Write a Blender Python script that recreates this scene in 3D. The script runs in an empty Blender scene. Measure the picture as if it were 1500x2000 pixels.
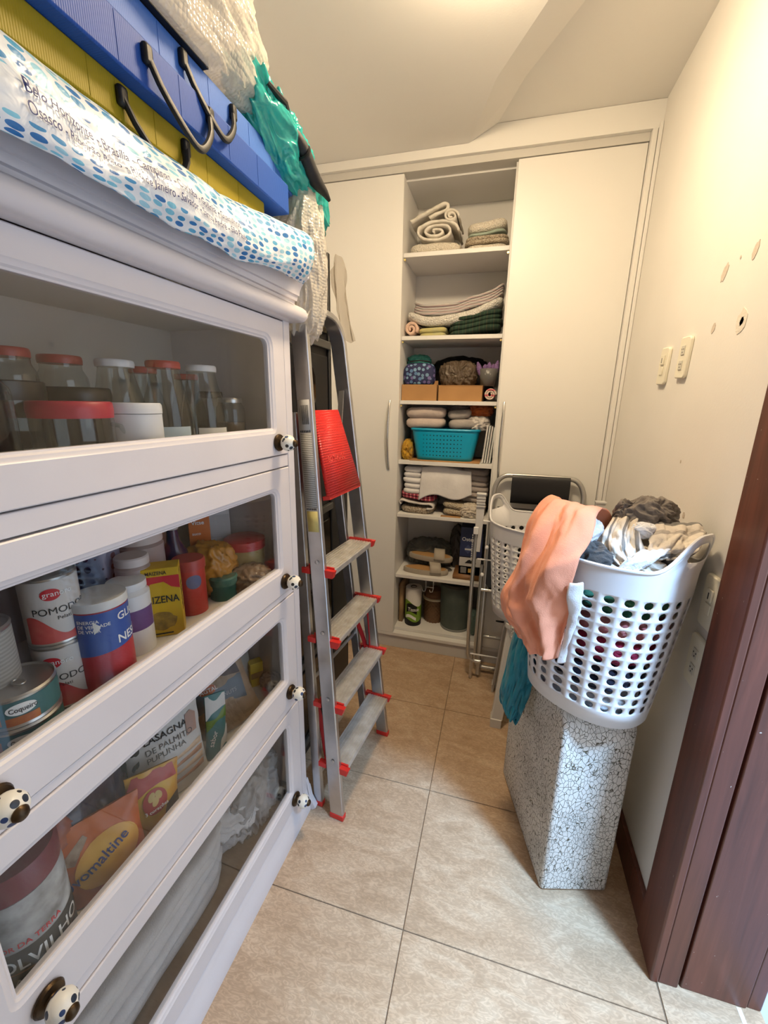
import bpy, bmesh, math, random
from mathutils import Vector, Matrix, noise, Euler
S = bpy.context.scene
C = S.collection
PI = math.pi
rnd = random.Random(7)

# ------------------------------------------------------------------ camera
cam_d = bpy.data.cameras.new('camera')
cam_d.sensor_fit = 'VERTICAL'; cam_d.sensor_height = 36.0
cam_d.lens = 14.58; cam_d.clip_start = 0.02
cam = bpy.data.objects.new('camera', cam_d); C.objects.link(cam)
cam.matrix_world = Matrix(((0.96338, -0.08327, 0.25487, 0.0),
                           (0.26761, 0.23958, -0.93327, 0.0),
                           (0.01665, 0.96730, 0.25309, 1.45),
                           (0, 0, 0, 1)))
S.camera = cam
# ------------------------------------------------------------------ world, daylight, exposure
w = bpy.data.worlds.new('world'); S.world = w; w.use_nodes = True
w.node_tree.nodes['Background'].inputs[0].default_value = (0.74, 0.85, 1.0, 1)
w.node_tree.nodes['Background'].inputs[1].default_value = 2.2
sky_d = bpy.data.lights.new('skylight', 'AREA'); sky_d.shape = 'DISK'; sky_d.size = 0.34; sky_d.energy = 190.0
sky_d.color = (0.40, 0.66, 1.0)          # daylight falling through the roof opening outside the door
sky = bpy.data.objects.new('skylight', sky_d); C.objects.link(sky)
sky.location = (1.15, 0.18, 2.85)
sky.rotation_euler = Vector((1.15 - .05, .18 - 1.0, 2.85)).to_track_quat('Z', 'Y').to_euler()
S.view_settings.view_transform = 'Standard'; S.view_settings.look = 'None'
S.view_settings.gamma = 1.0; S.view_settings.use_curve_mapping = False
S.view_settings.exposure = 0.06
LAMP_W = 44.0

# ------------------------------------------------------------------ helpers
def nz(x, y=0.0, z=0.0): return noise.noise(Vector((x, y, z)))

class MB:
    def __init__(s): s.v = []; s.f = []; s.uv = None
    def add(s, vs, fs):
        n = len(s.v); s.v += [tuple(p) for p in vs]; s.f += [tuple(i + n for i in q) for q in fs]; return s
    def box(s, x0, x1, y0, y1, z0, z1):
        vs = [(x, y, z) for z in (z0, z1) for y in (y0, y1) for x in (x0, x1)]
        return s.add(vs, [(0, 2, 3, 1), (4, 5, 7, 6), (0, 1, 5, 4), (2, 6, 7, 3), (0, 4, 6, 2), (1, 3, 7, 5)])
    def tube(s, pts, r, seg=10, closed=False, flat=1.0, cap=True):
        P = [Vector(p) for p in pts]; n = len(P); vs = []; up = Vector((0, 0, 1))
        prev = None
        for i in range(n):
            if closed: t = P[(i + 1) % n] - P[i - 1]
            else: t = P[min(i + 1, n - 1)] - P[max(i - 1, 0)]
            t = t.normalized() if t.length > 1e-9 else Vector((0, 0, 1))
            if prev is None:
                a = up if abs(t.z) < .9 else Vector((1, 0, 0))
                u = t.cross(a).normalized()
            else:
                u = prev - t * prev.dot(t)
                u = u.normalized() if u.length > 1e-6 else t.cross(up).normalized()
            prev = u; vv = t.cross(u)
            rr = r[i] if isinstance(r, (list, tuple)) else r
            for k in range(seg):
                a = 2 * PI * k / seg
                vs.append(P[i] + u * (math.cos(a) * rr) + vv * (math.sin(a) * rr * flat))
        fs = []
        m = n if closed else n - 1
        for i in range(m):
            j = (i + 1) % n
            for k in range(seg):
                k2 = (k + 1) % seg
                fs.append((i * seg + k, i * seg + k2, j * seg + k2, j * seg + k))
        if cap and not closed:
            fs.append(tuple(reversed(range(seg)))); fs.append(tuple((n - 1) * seg + k for k in range(seg)))
        return s.add(vs, fs)
    def lathe(s, prof, seg=32, sx=1.0, sy=1.0, axis='z', cap=True):
        vs = []; n = len(prof)
        for r, z in prof:
            for k in range(seg):
                a = 2 * PI * k / seg
                p = (r * math.cos(a) * sx, r * math.sin(a) * sy, z)
                if axis == 'x': p = (p[2], p[0], p[1])
                if axis == 'y': p = (p[1], p[2], p[0])
                vs.append(p)
        fs = []
        for i in range(n - 1):
            for k in range(seg):
                k2 = (k + 1) % seg
                fs.append((i * seg + k, i * seg + k2, (i + 1) * seg + k2, (i + 1) * seg + k))
        if cap:
            if prof[0][0] > 1e-6: fs.append(tuple(reversed(range(seg))))
            if prof[-1][0] > 1e-6: fs.append(tuple((n - 1) * seg + k for k in range(seg)))
        return s.add(vs, fs)
    def sheet(s, fn, nu, nv, closeu=False):
        vs = []; uv = []
        for j in range(nv + 1):
            for i in range(nu + (0 if closeu else 1)):
                vs.append(fn(i / nu, j / nv)); uv.append((i / nu, j / nv))
        wd = nu if closeu else nu + 1
        fs = []
        for j in range(nv):
            for i in range(nu):
                i2 = (i + 1) % wd
                fs.append((j * wd + i, j * wd + i2, (j + 1) * wd + i2, (j + 1) * wd + i))
        n0 = len(s.v); s.add(vs, fs)
        if n0 == 0: s.uv = uv
        return s
    def prism(s, poly, h0, h1, axis='z'):
        n = len(poly)
        def mk(a, b, c): return {'z': (a, b, c), 'y': (a, c, b), 'x': (c, a, b)}[axis]
        vs = [mk(a, b, h0) for a, b in poly] + [mk(a, b, h1) for a, b in poly]
        fs = [tuple(reversed(range(n))), tuple(range(n, 2 * n))]
        fs += [(i, (i + 1) % n, n + (i + 1) % n, n + i) for i in range(n)]
        return s.add(vs, fs)
    def xf(s, loc=(0, 0, 0), rot=(0, 0, 0), sc=(1, 1, 1)):
        m = Matrix.LocRotScale(Vector(loc), Euler(rot), Vector(sc))
        s.v = [tuple(m @ Vector(p)) for p in s.v]; return s
    def join(s, o): return s.add(o.v, o.f)

def obj(name, mb, m, parent=None, loc=(0, 0, 0), rot=(0, 0, 0), smooth=True, bevel=0, bseg=2, solid=0, sub=0, ang=38, weld=False):
    me = bpy.data.meshes.new(name)
    me.from_pydata([tuple(p) for p in mb.v], [], mb.f)
    bm = bmesh.new(); bm.from_mesh(me)
    if weld: bmesh.ops.remove_doubles(bm, verts=bm.verts, dist=1e-6)
    bmesh.ops.recalc_face_normals(bm, faces=bm.faces)
    bm.to_mesh(me); bm.free()
    if mb.uv and len(mb.uv) == len(me.vertices):
        l = me.uv_layers.new(name='UVMap')
        for lp in me.loops: l.data[lp.index].uv = mb.uv[lp.vertex_index]
    me.materials.append(m)
    if smooth:
        me.polygons.foreach_set('use_smooth', [True] * len(me.polygons))
        if ang: me.set_sharp_from_angle(angle=math.radians(ang))
    o = bpy.data.objects.new(name, me); C.objects.link(o)
    o.location = loc; o.rotation_euler = rot
    if parent: o.parent = parent
    if solid:
        md = o.modifiers.new('Solidify', 'SOLIDIFY'); md.thickness = solid; md.offset = 0
    if sub:
        md = o.modifiers.new('Subsurf', 'SUBSURF'); md.levels = sub; md.render_levels = sub
    if bevel:
        md = o.modifiers.new('Bevel', 'BEVEL'); md.width = bevel; md.segments = bseg; md.limit_method = 'ANGLE'
    return o
def tag(o, label, cat, group=None):
    o['label'] = label; o['category'] = cat
    if group: o['group'] = group
    return o
def thing(name, label, cat, loc=(0, 0, 0), rotz=0.0, group=None, rot=None):
    o = bpy.data.objects.new(name, None); C.objects.link(o)
    o.empty_display_size = 0.02
    o.location = loc; o.rotation_euler = rot if rot else (0, 0, rotz)
    return tag(o, label, cat, group)
def struct(o): o['kind'] = 'structure'; return o
def B(x0, x1, y0, y1, z0, z1): return MB().box(x0, x1, y0, y1, z0, z1)

# ------------------------------------------------------------------ materials
def newmat(name):
    m = bpy.data.materials.new(name); m.use_nodes = True
    nt = m.node_tree; b = nt.nodes['Principled BSDF']
    return m, nt, b
def N(nt, t, **k):
    n = nt.nodes.new(t)
    for a, v in k.items():
        if a.startswith('i_'): n.inputs[a[2:]].default_value = v
        elif a.startswith('n'): n.inputs[int(a[1:])].default_value = v
        else: setattr(n, a, v)
    return n
def c4(c): return (c[0], c[1], c[2], 1)
def srgb(r, g, b):
    f = lambda x: (x / 255 / 12.92) if x / 255 <= .04045 else ((x / 255 + .055) / 1.055) ** 2.4
    return (f(r), f(g), f(b))
def ramp(nt, stops, interp='LINEAR'):
    r = nt.nodes.new('ShaderNodeValToRGB'); r.color_ramp.interpolation = interp
    e = r.color_ramp.elements
    while len(e) < len(stops): e.new(0.5)
    for i, (p, c) in enumerate(stops): e[i].position = p; e[i].color = c4(c)
    return r
_mc = {}
def M(name, col, rough=.5, metal=0.0, bump=None, var=None, coat=0, sheen=0, alpha=None, spec=None):
    """bump=(scale,strength,distance)  var=(scale,col2)"""
    if name in _mc: return _mc[name]
    m, nt, b = newmat(name); L = nt.links
    b.inputs['Base Color'].default_value = c4(col); b.inputs['Roughness'].default_value = rough
    b.inputs['Metallic'].default_value = metal
    if coat: b.inputs['Coat Weight'].default_value = coat
    if sheen: b.inputs['Sheen Weight'].default_value = sheen
    if spec is not None: b.inputs['Specular IOR Level'].default_value = spec
    tc = N(nt, 'ShaderNodeTexCoord')
    if var:
        t = N(nt, 'ShaderNodeTexNoise', i_Scale=var[0], i_Detail=5.0); L.new(tc.outputs['Object'], t.inputs['Vector'])
        r = ramp(nt, [(.35, col), (.68, var[1])]); L.new(t.outputs['Fac'], r.inputs[0]); L.new(r.outputs[0], b.inputs['Base Color'])
    if bump:
        t = N(nt, 'ShaderNodeTexNoise', i_Scale=bump[0], i_Detail=4.0); L.new(tc.outputs['Object'], t.inputs['Vector'])
        bp = N(nt, 'ShaderNodeBump', i_Strength=bump[1], i_Distance=bump[2]); L.new(t.outputs['Fac'], bp.inputs['Height']); L.new(bp.outputs[0], b.inputs['Normal'])
    _mc[name] = m; return m
def fabric(name, col, col2=None, scale=25, wr=.6, weave=350, rough=.9):
    """cloth: soft wrinkles + fine weave"""
    if name in _mc: return _mc[name]
    m, nt, b = newmat(name); L = nt.links
    tc = N(nt, 'ShaderNodeTexCoord')
    b.inputs['Roughness'].default_value = rough; b.inputs['Sheen Weight'].default_value = .15
    t = N(nt, 'ShaderNodeTexNoise', i_Scale=scale, i_Detail=4.0); L.new(tc.outputs['Object'], t.inputs['Vector'])
    r = ramp(nt, [(.35, col), (.7, col2 or tuple(x * .82 for x in col))]); L.new(t.outputs['Fac'], r.inputs[0]); L.new(r.outputs[0], b.inputs['Base Color'])
    t2 = N(nt, 'ShaderNodeTexNoise', i_Scale=weave, i_Detail=2.0); L.new(tc.outputs['Object'], t2.inputs['Vector'])
    b1 = N(nt, 'ShaderNodeBump', i_Strength=.5, i_Distance=.002); L.new(t2.outputs['Fac'], b1.inputs['Height'])
    b2 = N(nt, 'ShaderNodeBump', i_Strength=wr, i_Distance=.012); L.new(t.outputs['Fac'], b2.inputs['Height']); L.new(b1.outputs[0], b2.inputs['Normal'])
    L.new(b2.outputs[0], b.inputs['Normal'])
    _mc[name] = m; return m
def boucle(name, col, col2, scale=160, dist=.006):
    if name in _mc: return _mc[name]
    m, nt, b = newmat(name); L = nt.links; tc = N(nt, 'ShaderNodeTexCoord')
    v = N(nt, 'ShaderNodeTexVoronoi', i_Scale=scale); L.new(tc.outputs['Object'], v.inputs['Vector'])
    r = ramp(nt, [(.1, col), (.75, col2)]); L.new(v.outputs['Distance'], r.inputs[0]); L.new(r.outputs[0], b.inputs['Base Color'])
    bp = N(nt, 'ShaderNodeBump', i_Strength=.9, i_Distance=dist); bp.invert = True; L.new(v.outputs['Distance'], bp.inputs['Height']); L.new(bp.outputs[0], b.inputs['Normal'])
    b.inputs['Roughness'].default_value = .95
    _mc[name] = m; return m
def stripes(name, axis, period, cols, rough=.9, warp=.0, coord='Object'):
    """cols: list of (fraction, colour)"""
    m, nt, b = newmat(name); L = nt.links; tc = N(nt, 'ShaderNodeTexCoord')
    sp = N(nt, 'ShaderNodeSeparateXYZ'); src = tc.outputs[coord]
    if warp:
        t = N(nt, 'ShaderNodeTexNoise', i_Scale=6.0); L.new(src, t.inputs['Vector'])
        mx = N(nt, 'ShaderNodeVectorMath', operation='MULTIPLY_ADD'); L.new(t.outputs['Color'], mx.inputs[0]); mx.inputs[1].default_value = (warp,) * 3; L.new(src, mx.inputs[2]); src = mx.outputs[0]
    L.new(src, sp.inputs[0])
    d = N(nt, 'ShaderNodeMath', operation='DIVIDE', n1=period); L.new(sp.outputs['XYZ'.index(axis)], d.inputs[0])
    fr = N(nt, 'ShaderNodeMath', operation='FRACT'); L.new(d.outputs[0], fr.inputs[0])
    r = ramp(nt, cols, 'CONSTANT'); L.new(fr.outputs[0], r.inputs[0]); L.new(r.outputs[0], b.inputs['Base Color'])
    b.inputs['Roughness'].default_value = rough
    t2 = N(nt, 'ShaderNodeTexNoise', i_Scale=300.0); L.new(tc.outputs['Object'], t2.inputs['Vector'])
    bp = N(nt, 'ShaderNodeBump', i_Strength=.4, i_Distance=.002); L.new(t2.outputs['Fac'], bp.inputs['Height']); L.new(bp.outputs[0], b.inputs['Normal'])
    return m
def thin_glass(name, tint=(1, 1, 1), ior=1.6, rough=.0, dirt=0.0, base=0.0):
    m, nt, b = newmat(name); L = nt.links; nt.nodes.remove(b)
    out = nt.nodes['Material Output']
    tr = N(nt, 'ShaderNodeBsdfTransparent'); tr.inputs[0].default_value = c4(tint)
    gl = N(nt, 'ShaderNodeBsdfGlossy'); gl.inputs['Roughness'].default_value = rough
    lw = N(nt, 'ShaderNodeLayerWeight', i_Blend=.5); f0 = ((ior - 1) / (ior + 1)) ** 2
    pw = N(nt, 'ShaderNodeMath', operation='POWER', n1=5.0); L.new(lw.outputs['Facing'], pw.inputs[0])
    fr = N(nt, 'ShaderNodeMath', operation='MULTIPLY_ADD', n1=1 - f0, n2=f0); L.new(pw.outputs[0], fr.inputs[0]); src = fr.outputs[0]
    if base:
        ad = N(nt, 'ShaderNodeMath', operation='ADD', n1=base); L.new(src, ad.inputs[0]); src = ad.outputs[0]
    mx = N(nt, 'ShaderNodeMixShader'); L.new(src, mx.inputs[0]); L.new(tr.outputs[0], mx.inputs[1]); L.new(gl.outputs[0], mx.inputs[2])
    last = mx
    if dirt:
        df = N(nt, 'ShaderNodeBsdfDiffuse'); df.inputs[0].default_value = (.85, .85, .82, 1)
        m2 = N(nt, 'ShaderNodeMixShader', n0=dirt); L.new(mx.outputs[0], m2.inputs[1]); L.new(df.outputs[0], m2.inputs[2]); last = m2
    L.new(last.outputs[0], out.inputs['Surface'])
    return m
def plastic_film(name, col, opac=.6, bub=0, wr=30, rough=.15, spec=.5):
    """translucent crinkled film; bub>0 adds bubble cells"""
    m, nt, b = newmat(name); L = nt.links; out = nt.nodes['Material Output']; tc = N(nt, 'ShaderNodeTexCoord')
    b.inputs['Base Color'].default_value = c4(col); b.inputs['Roughness'].default_value = rough
    b.inputs['Specular IOR Level'].default_value = spec
    t = N(nt, 'ShaderNodeTexNoise', i_Scale=wr, i_Detail=3.0, i_Distortion=1.2); L.new(tc.outputs['Object'], t.inputs['Vector'])
    bp = N(nt, 'ShaderNodeBump', i_Strength=.8, i_Distance=.012); L.new(t.outputs['Fac'], bp.inputs['Height']); nrm = bp
    if bub:
        v = N(nt, 'ShaderNodeTexVoronoi', i_Scale=bub, i_Randomness=.35); L.new(tc.outputs['Object'], v.inputs['Vector'])
        bp2 = N(nt, 'ShaderNodeBump', i_Strength=.8, i_Distance=.0035); bp2.invert = True; L.new(v.outputs['Distance'], bp2.inputs['Height']); L.new(bp.outputs[0], bp2.inputs['Normal']); nrm = bp2
    L.new(nrm.outputs[0], b.inputs['Normal'])
    tr = N(nt, 'ShaderNodeBsdfTransparent'); tr.inputs[0].default_value = c4(tuple(.5 + .5 * x for x in col))
    tl = N(nt, 'ShaderNodeBsdfTranslucent'); tl.inputs[0].default_value = c4(col); L.new(nrm.outputs[0], tl.inputs['Normal'])
    m0 = N(nt, 'ShaderNodeMixShader', n0=.3); L.new(b.outputs[0], m0.inputs[1]); L.new(tl.outputs[0], m0.inputs[2])
    mx = N(nt, 'ShaderNodeMixShader', n0=opac); L.new(tr.outputs[0], mx.inputs[1]); L.new(m0.outputs[0], mx.inputs[2])
    L.new(mx.outputs[0], out.inputs['Surface'])
    return m

WALL = M('wall_paint', (.80, .775, .73), .85, bump=(140, .12, .002), var=(3, (.77, .745, .70)))
CEIL = M('ceiling_paint', (.80, .78, .74), .9, bump=(160, .08, .002))
LAMI = M('white_laminate', (.80, .785, .75), .42, bump=(260, .05, .001))
INLAM = M('inner_laminate', (.76, .745, .72), .5)
CABW = M('white_paint', (.68, .65, .67), .38, bump=(90, .12, .0015), var=(5, (.64, .61, .63)))
ALU = M('aluminium', (.56, .56, .57), .33, .92, bump=(60, .06, .001), var=(14, (.46, .46, .47)))
ALUT = M('tread_aluminium', (.66, .65, .62), .45, .55, var=(30, (.52, .49, .44)))
CHROME = M('chrome', (.72, .71, .69), .2, 1.0)
TUBE = M('grey_tube', (.55, .545, .53), .3, .8)
RED = M('red_plastic', (.60, .025, .02), .4)
BLK = M('black_plastic', (.012, .012, .013), .5, spec=.3)
BLKM = M('black_metal', (.006, .006, .0065), .5, bump=(30, .05, .002))
WHP = M('white_plastic', (.80, .80, .81), .35)
CREAMP = M('cream_plastic', (.82, .78, .64), .4)
BRONZE = M('bronze', (.09, .055, .025), .4, .8, var=(60, (.03, .02, .012)))
INK = M('black_ink', (.02, .02, .022), .6)
INKB = M('navy_ink', (.02, .035, .16), .6)
INKW = M('white_ink', (.85, .85, .83), .6)
INKR = M('red_ink', (.55, .02, .03), .6)
KRAFT = M('kraft_card', (.46, .25, .095), .85, bump=(90, .1, .002), var=(8, (.40, .21, .08)))
GLASS = thin_glass('pane_glass', (.95, .955, .95), 1.42, 0.0, 0.0)
JAR = thin_glass('jar_glass', (.90, .92, .89), 1.5, .02, .012, .02)
BUB = plastic_film('bubble_wrap', (.80, .76, .69), .68, 120, 12, .1, 1.0)
TEAL = plastic_film('teal_film', (.035, .50, .47), .82, 0, 16, .12, .8)
CLEARF = plastic_film('clear_film', (.70, .66, .60), .12, 0, 22, .15, .7)

# wood of the door frame
def wood_dark():
    m, nt, b = newmat('dark_varnished_wood'); L = nt.links; tc = N(nt, 'ShaderNodeTexCoord')
    mp = N(nt, 'ShaderNodeMapping'); mp.inputs['Scale'].default_value = (30, 30, 2.0); L.new(tc.outputs['Object'], mp.inputs[0])
    t = N(nt, 'ShaderNodeTexNoise', i_Scale=1.4, i_Detail=6.0, i_Distortion=.6); L.new(mp.outputs[0], t.inputs['Vector'])
    r = ramp(nt, [(.25, (.075, .022, .012)), (.75, (.155, .046, .027))]); L.new(t.outputs['Fac'], r.inputs[0])
    sp = N(nt, 'ShaderNodeTexNoise', i_Scale=130.0, i_Detail=2.0); L.new(tc.outputs['Object'], sp.inputs['Vector'])
    r2 = ramp(nt, [(.76, (0, 0, 0)), (.80, (1, 1, 1))]); L.new(sp.outputs['Fac'], r2.inputs[0])
    mx = N(nt, 'ShaderNodeMixRGB'); mx.inputs[2].default_value = (.55, .5, .45, 1); L.new(r2.outputs[0], mx.inputs[0]); L.new(r.outputs[0], mx.inputs[1])
    L.new(mx.outputs[0], b.inputs['Base Color']); b.inputs['Roughness'].default_value = .42
    bp = N(nt, 'ShaderNodeBump', i_Strength=.25, i_Distance=.002); L.new(t.outputs['Fac'], bp.inputs['Height']); L.new(bp.outputs[0], b.inputs['Normal'])
    return m
DWOOD = wood_dark()
def tile_mat():
    m, nt, b = newmat('veined_tile'); L = nt.links; tc = N(nt, 'ShaderNodeTexCoord'); oi = N(nt, 'ShaderNodeObjectInfo')
    ad = N(nt, 'ShaderNodeVectorMath', operation='MULTIPLY_ADD'); L.new(oi.outputs['Random'], ad.inputs[0]); ad.inputs[1].default_value = (7, 3, 5); L.new(tc.outputs['Object'], ad.inputs[2])
    mp = N(nt, 'ShaderNodeMapping'); mp.inputs['Scale'].default_value = (3.2, 8.0, 1); L.new(ad.outputs[0], mp.inputs[0])
    t = N(nt, 'ShaderNodeTexNoise', i_Scale=1.6, i_Detail=7.0, i_Distortion=1.6, i_Roughness=.6); L.new(mp.outputs[0], t.inputs['Vector'])
    r = ramp(nt, [(.28, srgb(168, 140, 112)), (.5, srgb(184, 157, 129)), (.72, srgb(198, 174, 147))]); L.new(t.outputs['Fac'], r.inputs[0])
    t2 = N(nt, 'ShaderNodeTexNoise', i_Scale=10.0, i_Detail=8.0, i_Distortion=3.0); L.new(mp.outputs[0], t2.inputs['Vector'])
    r2 = ramp(nt, [(.45, (.80, .79, .78)), (.55, (1.0, 1.0, 1.0)), (.62, (1.10, 1.10, 1.11))]); L.new(t2.outputs['Fac'], r2.inputs[0])
    mx = N(nt, 'ShaderNodeMixRGB', blend_type='MULTIPLY', n0=.75); L.new(r.outputs[0], mx.inputs[1]); L.new(r2.outputs[0], mx.inputs[2])
    L.new(mx.outputs[0], b.inputs['Base Color']); b.inputs['Roughness'].default_value = .38
    bp = N(nt, 'ShaderNodeBump', i_Strength=.12, i_Distance=.002); L.new(t2.outputs['Fac'], bp.inputs['Height']); L.new(bp.outputs[0], b.inputs['Normal'])
    return m
TILE = tile_mat()
def crackle():
    m, nt, b = newmat('crackle_paint'); L = nt.links; tc = N(nt, 'ShaderNodeTexCoord')
    t = N(nt, 'ShaderNodeTexNoise', i_Scale=14.0, i_Detail=3.0); L.new(tc.outputs['Object'], t.inputs['Vector'])
    ad = N(nt, 'ShaderNodeVectorMath', operation='MULTIPLY_ADD'); L.new(t.outputs['Color'], ad.inputs[0]); ad.inputs[1].default_value = (.035,) * 3; L.new(tc.outputs['Object'], ad.inputs[2])
    mp = N(nt, 'ShaderNodeMapping'); mp.inputs['Scale'].default_value = (1.3, 1.3, .75); L.new(ad.outputs[0], mp.inputs[0])
    v = N(nt, 'ShaderNodeTexVoronoi', i_Scale=74.0, feature='DISTANCE_TO_EDGE'); L.new(mp.outputs[0], v.inputs['Vector'])
    v2 = N(nt, 'ShaderNodeTexVoronoi', i_Scale=170.0, feature='DISTANCE_TO_EDGE'); L.new(mp.outputs[0], v2.inputs['Vector'])
    r = ramp(nt, [(.008, (0, 0, 0)), (.055, (1, 1, 1))]); L.new(v.outputs['Distance'], r.inputs[0])
    r2 = ramp(nt, [(.01, (0, 0, 0)), (.05, (1, 1, 1))]); L.new(v2.outputs['Distance'], r2.inputs[0])
    big = N(nt, 'ShaderNodeTexNoise', i_Scale=7.0, i_Detail=2.0); L.new(tc.outputs['Object'], big.inputs['Vector'])
    rb = ramp(nt, [(.5, (0, 0, 0)), (.62, (.8, .8, .8))]); L.new(big.outputs['Fac'], rb.inputs[0])
    mm = N(nt, 'ShaderNodeMixRGB', n1=(1, 1, 1, 1)); L.new(rb.outputs[0], mm.inputs[0]); L.new(r2.outputs[0], mm.inputs[2])
    mu = N(nt, 'ShaderNodeMixRGB', blend_type='MULTIPLY', n0=1.0); L.new(r.outputs[0], mu.inputs[1]); L.new(mm.outputs[0], mu.inputs[2])
    mx = N(nt, 'ShaderNodeMixRGB'); mx.inputs[1].default_value = (.07, .06, .03, 1); mx.inputs[2].default_value = (.70, .68, .64, 1); L.new(mu.outputs[0], mx.inputs[0])
    L.new(mx.outputs[0], b.inputs['Base Color']); b.inputs['Roughness'].default_value = .55
    bp = N(nt, 'ShaderNodeBump', i_Strength=.6, i_Distance=.004); L.new(mu.outputs[0], bp.inputs['Height']); L.new(bp.outputs[0], b.inputs['Normal'])
    return m
CRACK = crackle()
def dots_mat(name, base, cols, scale, rad, coord='UV', sc=(1, 1, 1), film=True, rand=.5, band=None):
    m, nt, b = newmat(name); L = nt.links; tc = N(nt, 'ShaderNodeTexCoord')
    mp = N(nt, 'ShaderNodeMapping'); mp.inputs['Scale'].default_value = sc; L.new(tc.outputs[coord], mp.inputs[0])
    v = N(nt, 'ShaderNodeTexVoronoi', i_Scale=scale, i_Randomness=rand); L.new(mp.outputs[0], v.inputs['Vector'])
    if rand: pass
    lt = N(nt, 'ShaderNodeMath', operation='LESS_THAN', n1=rad); L.new(v.outputs['Distance'], lt.inputs[0])
    sp = N(nt, 'ShaderNodeSeparateXYZ'); L.new(v.outputs['Color'], sp.inputs[0])
    n = len(cols); r = ramp(nt, [(i / n, c) for i, c in enumerate(cols)], 'CONSTANT'); L.new(sp.outputs[0], r.inputs[0])
    fac = lt.outputs[0]
    if band:
        s2 = N(nt, 'ShaderNodeSeparateXYZ'); L.new(tc.outputs['UV'], s2.inputs[0])
        a = N(nt, 'ShaderNodeMath', operation='COMPARE', n1=(band[0] + band[1]) / 2, n2=(band[1] - band[0]) / 2); L.new(s2.outputs[1], a.inputs[0])
        a2 = N(nt, 'ShaderNodeMath', operation='LESS_THAN', n1=band[2]); L.new(s2.outputs[0], a2.inputs[0])
        a3 = N(nt, 'ShaderNodeMath', operation='MULTIPLY'); L.new(a.outputs[0], a3.inputs[0]); L.new(a2.outputs[0], a3.inputs[1])
        iv = N(nt, 'ShaderNodeMath', operation='SUBTRACT', n0=1.0); L.new(a3.outputs[0], iv.inputs[1])
        mu = N(nt, 'ShaderNodeMath', operation='MULTIPLY'); L.new(fac, mu.inputs[0]); L.new(iv.outputs[0], mu.inputs[1]); fac = mu.outputs[0]
    mx = N(nt, 'ShaderNodeMixRGB'); mx.inputs[1].default_value = c4(base); L.new(fac, mx.inputs[0]); L.new(r.outputs[0], mx.inputs[2])
    L.new(mx.outputs[0], b.inputs['Base Color']); b.inputs['Roughness'].default_value = .34 if film else .7
    t = N(nt, 'ShaderNodeTexNoise', i_Scale=24.0, i_Detail=3.0, i_Distortion=1.0); L.new(tc.outputs['Object'], t.inputs['Vector'])
    bp = N(nt, 'ShaderNodeBump', i_Strength=.5, i_Distance=.008); L.new(t.outputs['Fac'], bp.inputs['Height']); L.new(bp.outputs[0], b.inputs['Normal'])
    return m

# ------------------------------------------------------------------ lettering
def text(name, body, size, parent, fn, m, align='LEFT', bold=False, ext=0.0003, sx=1.0):
    cu = bpy.data.curves.new(name, 'FONT'); cu.body = body; cu.size = size; cu.align_x = align
    cu.resolution_u = 3
    if bold: cu.offset = size * .012
    o = bpy.data.objects.new(name, cu); C.objects.link(o)
    dg = bpy.context.evaluated_depsgraph_get()
    me = bpy.data.meshes.new_from_object(o.evaluated_get(dg))
    bpy.data.objects.remove(o); bpy.data.curves.remove(cu)
    for v in me.vertices: v.co = Vector(fn(v.co.x * sx, v.co.y))
    me.materials.clear(); me.materials.append(m)
    o = bpy.data.objects.new(name, me); C.objects.link(o); o.parent = parent
    return o
def on_cyl(r, a0, z, lift=.0006, taper=0.0):
    def f(x, y):
        rr = r + lift + taper * y
        a = a0 + x / r
        return (rr * math.cos(a), rr * math.sin(a), z + y)
    return f
def on_front(x0, z0, yf, tilt=0.0):      # front face looking to -y
    ca, sa = math.cos(tilt), math.sin(tilt)
    def f(x, y):
        X = x0 + x * ca - y * sa; Z = z0 + x * sa + y * ca
        return (X, (yf(X, Z) if callable(yf) else yf) - .0008, Z)
    return f
def cyl_patch(r, a0, a1, z0, z1, n=20, lift=.0004, fn=None):
    def g(u, v):
        a = a0 + (a1 - a0) * u; z = z0 + (z1 - z0) * v
        if fn: z += fn(u, v)
        return ((r + lift) * math.cos(a), (r + lift) * math.sin(a), z)
    return MB().sheet(g, n, 3)

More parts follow.
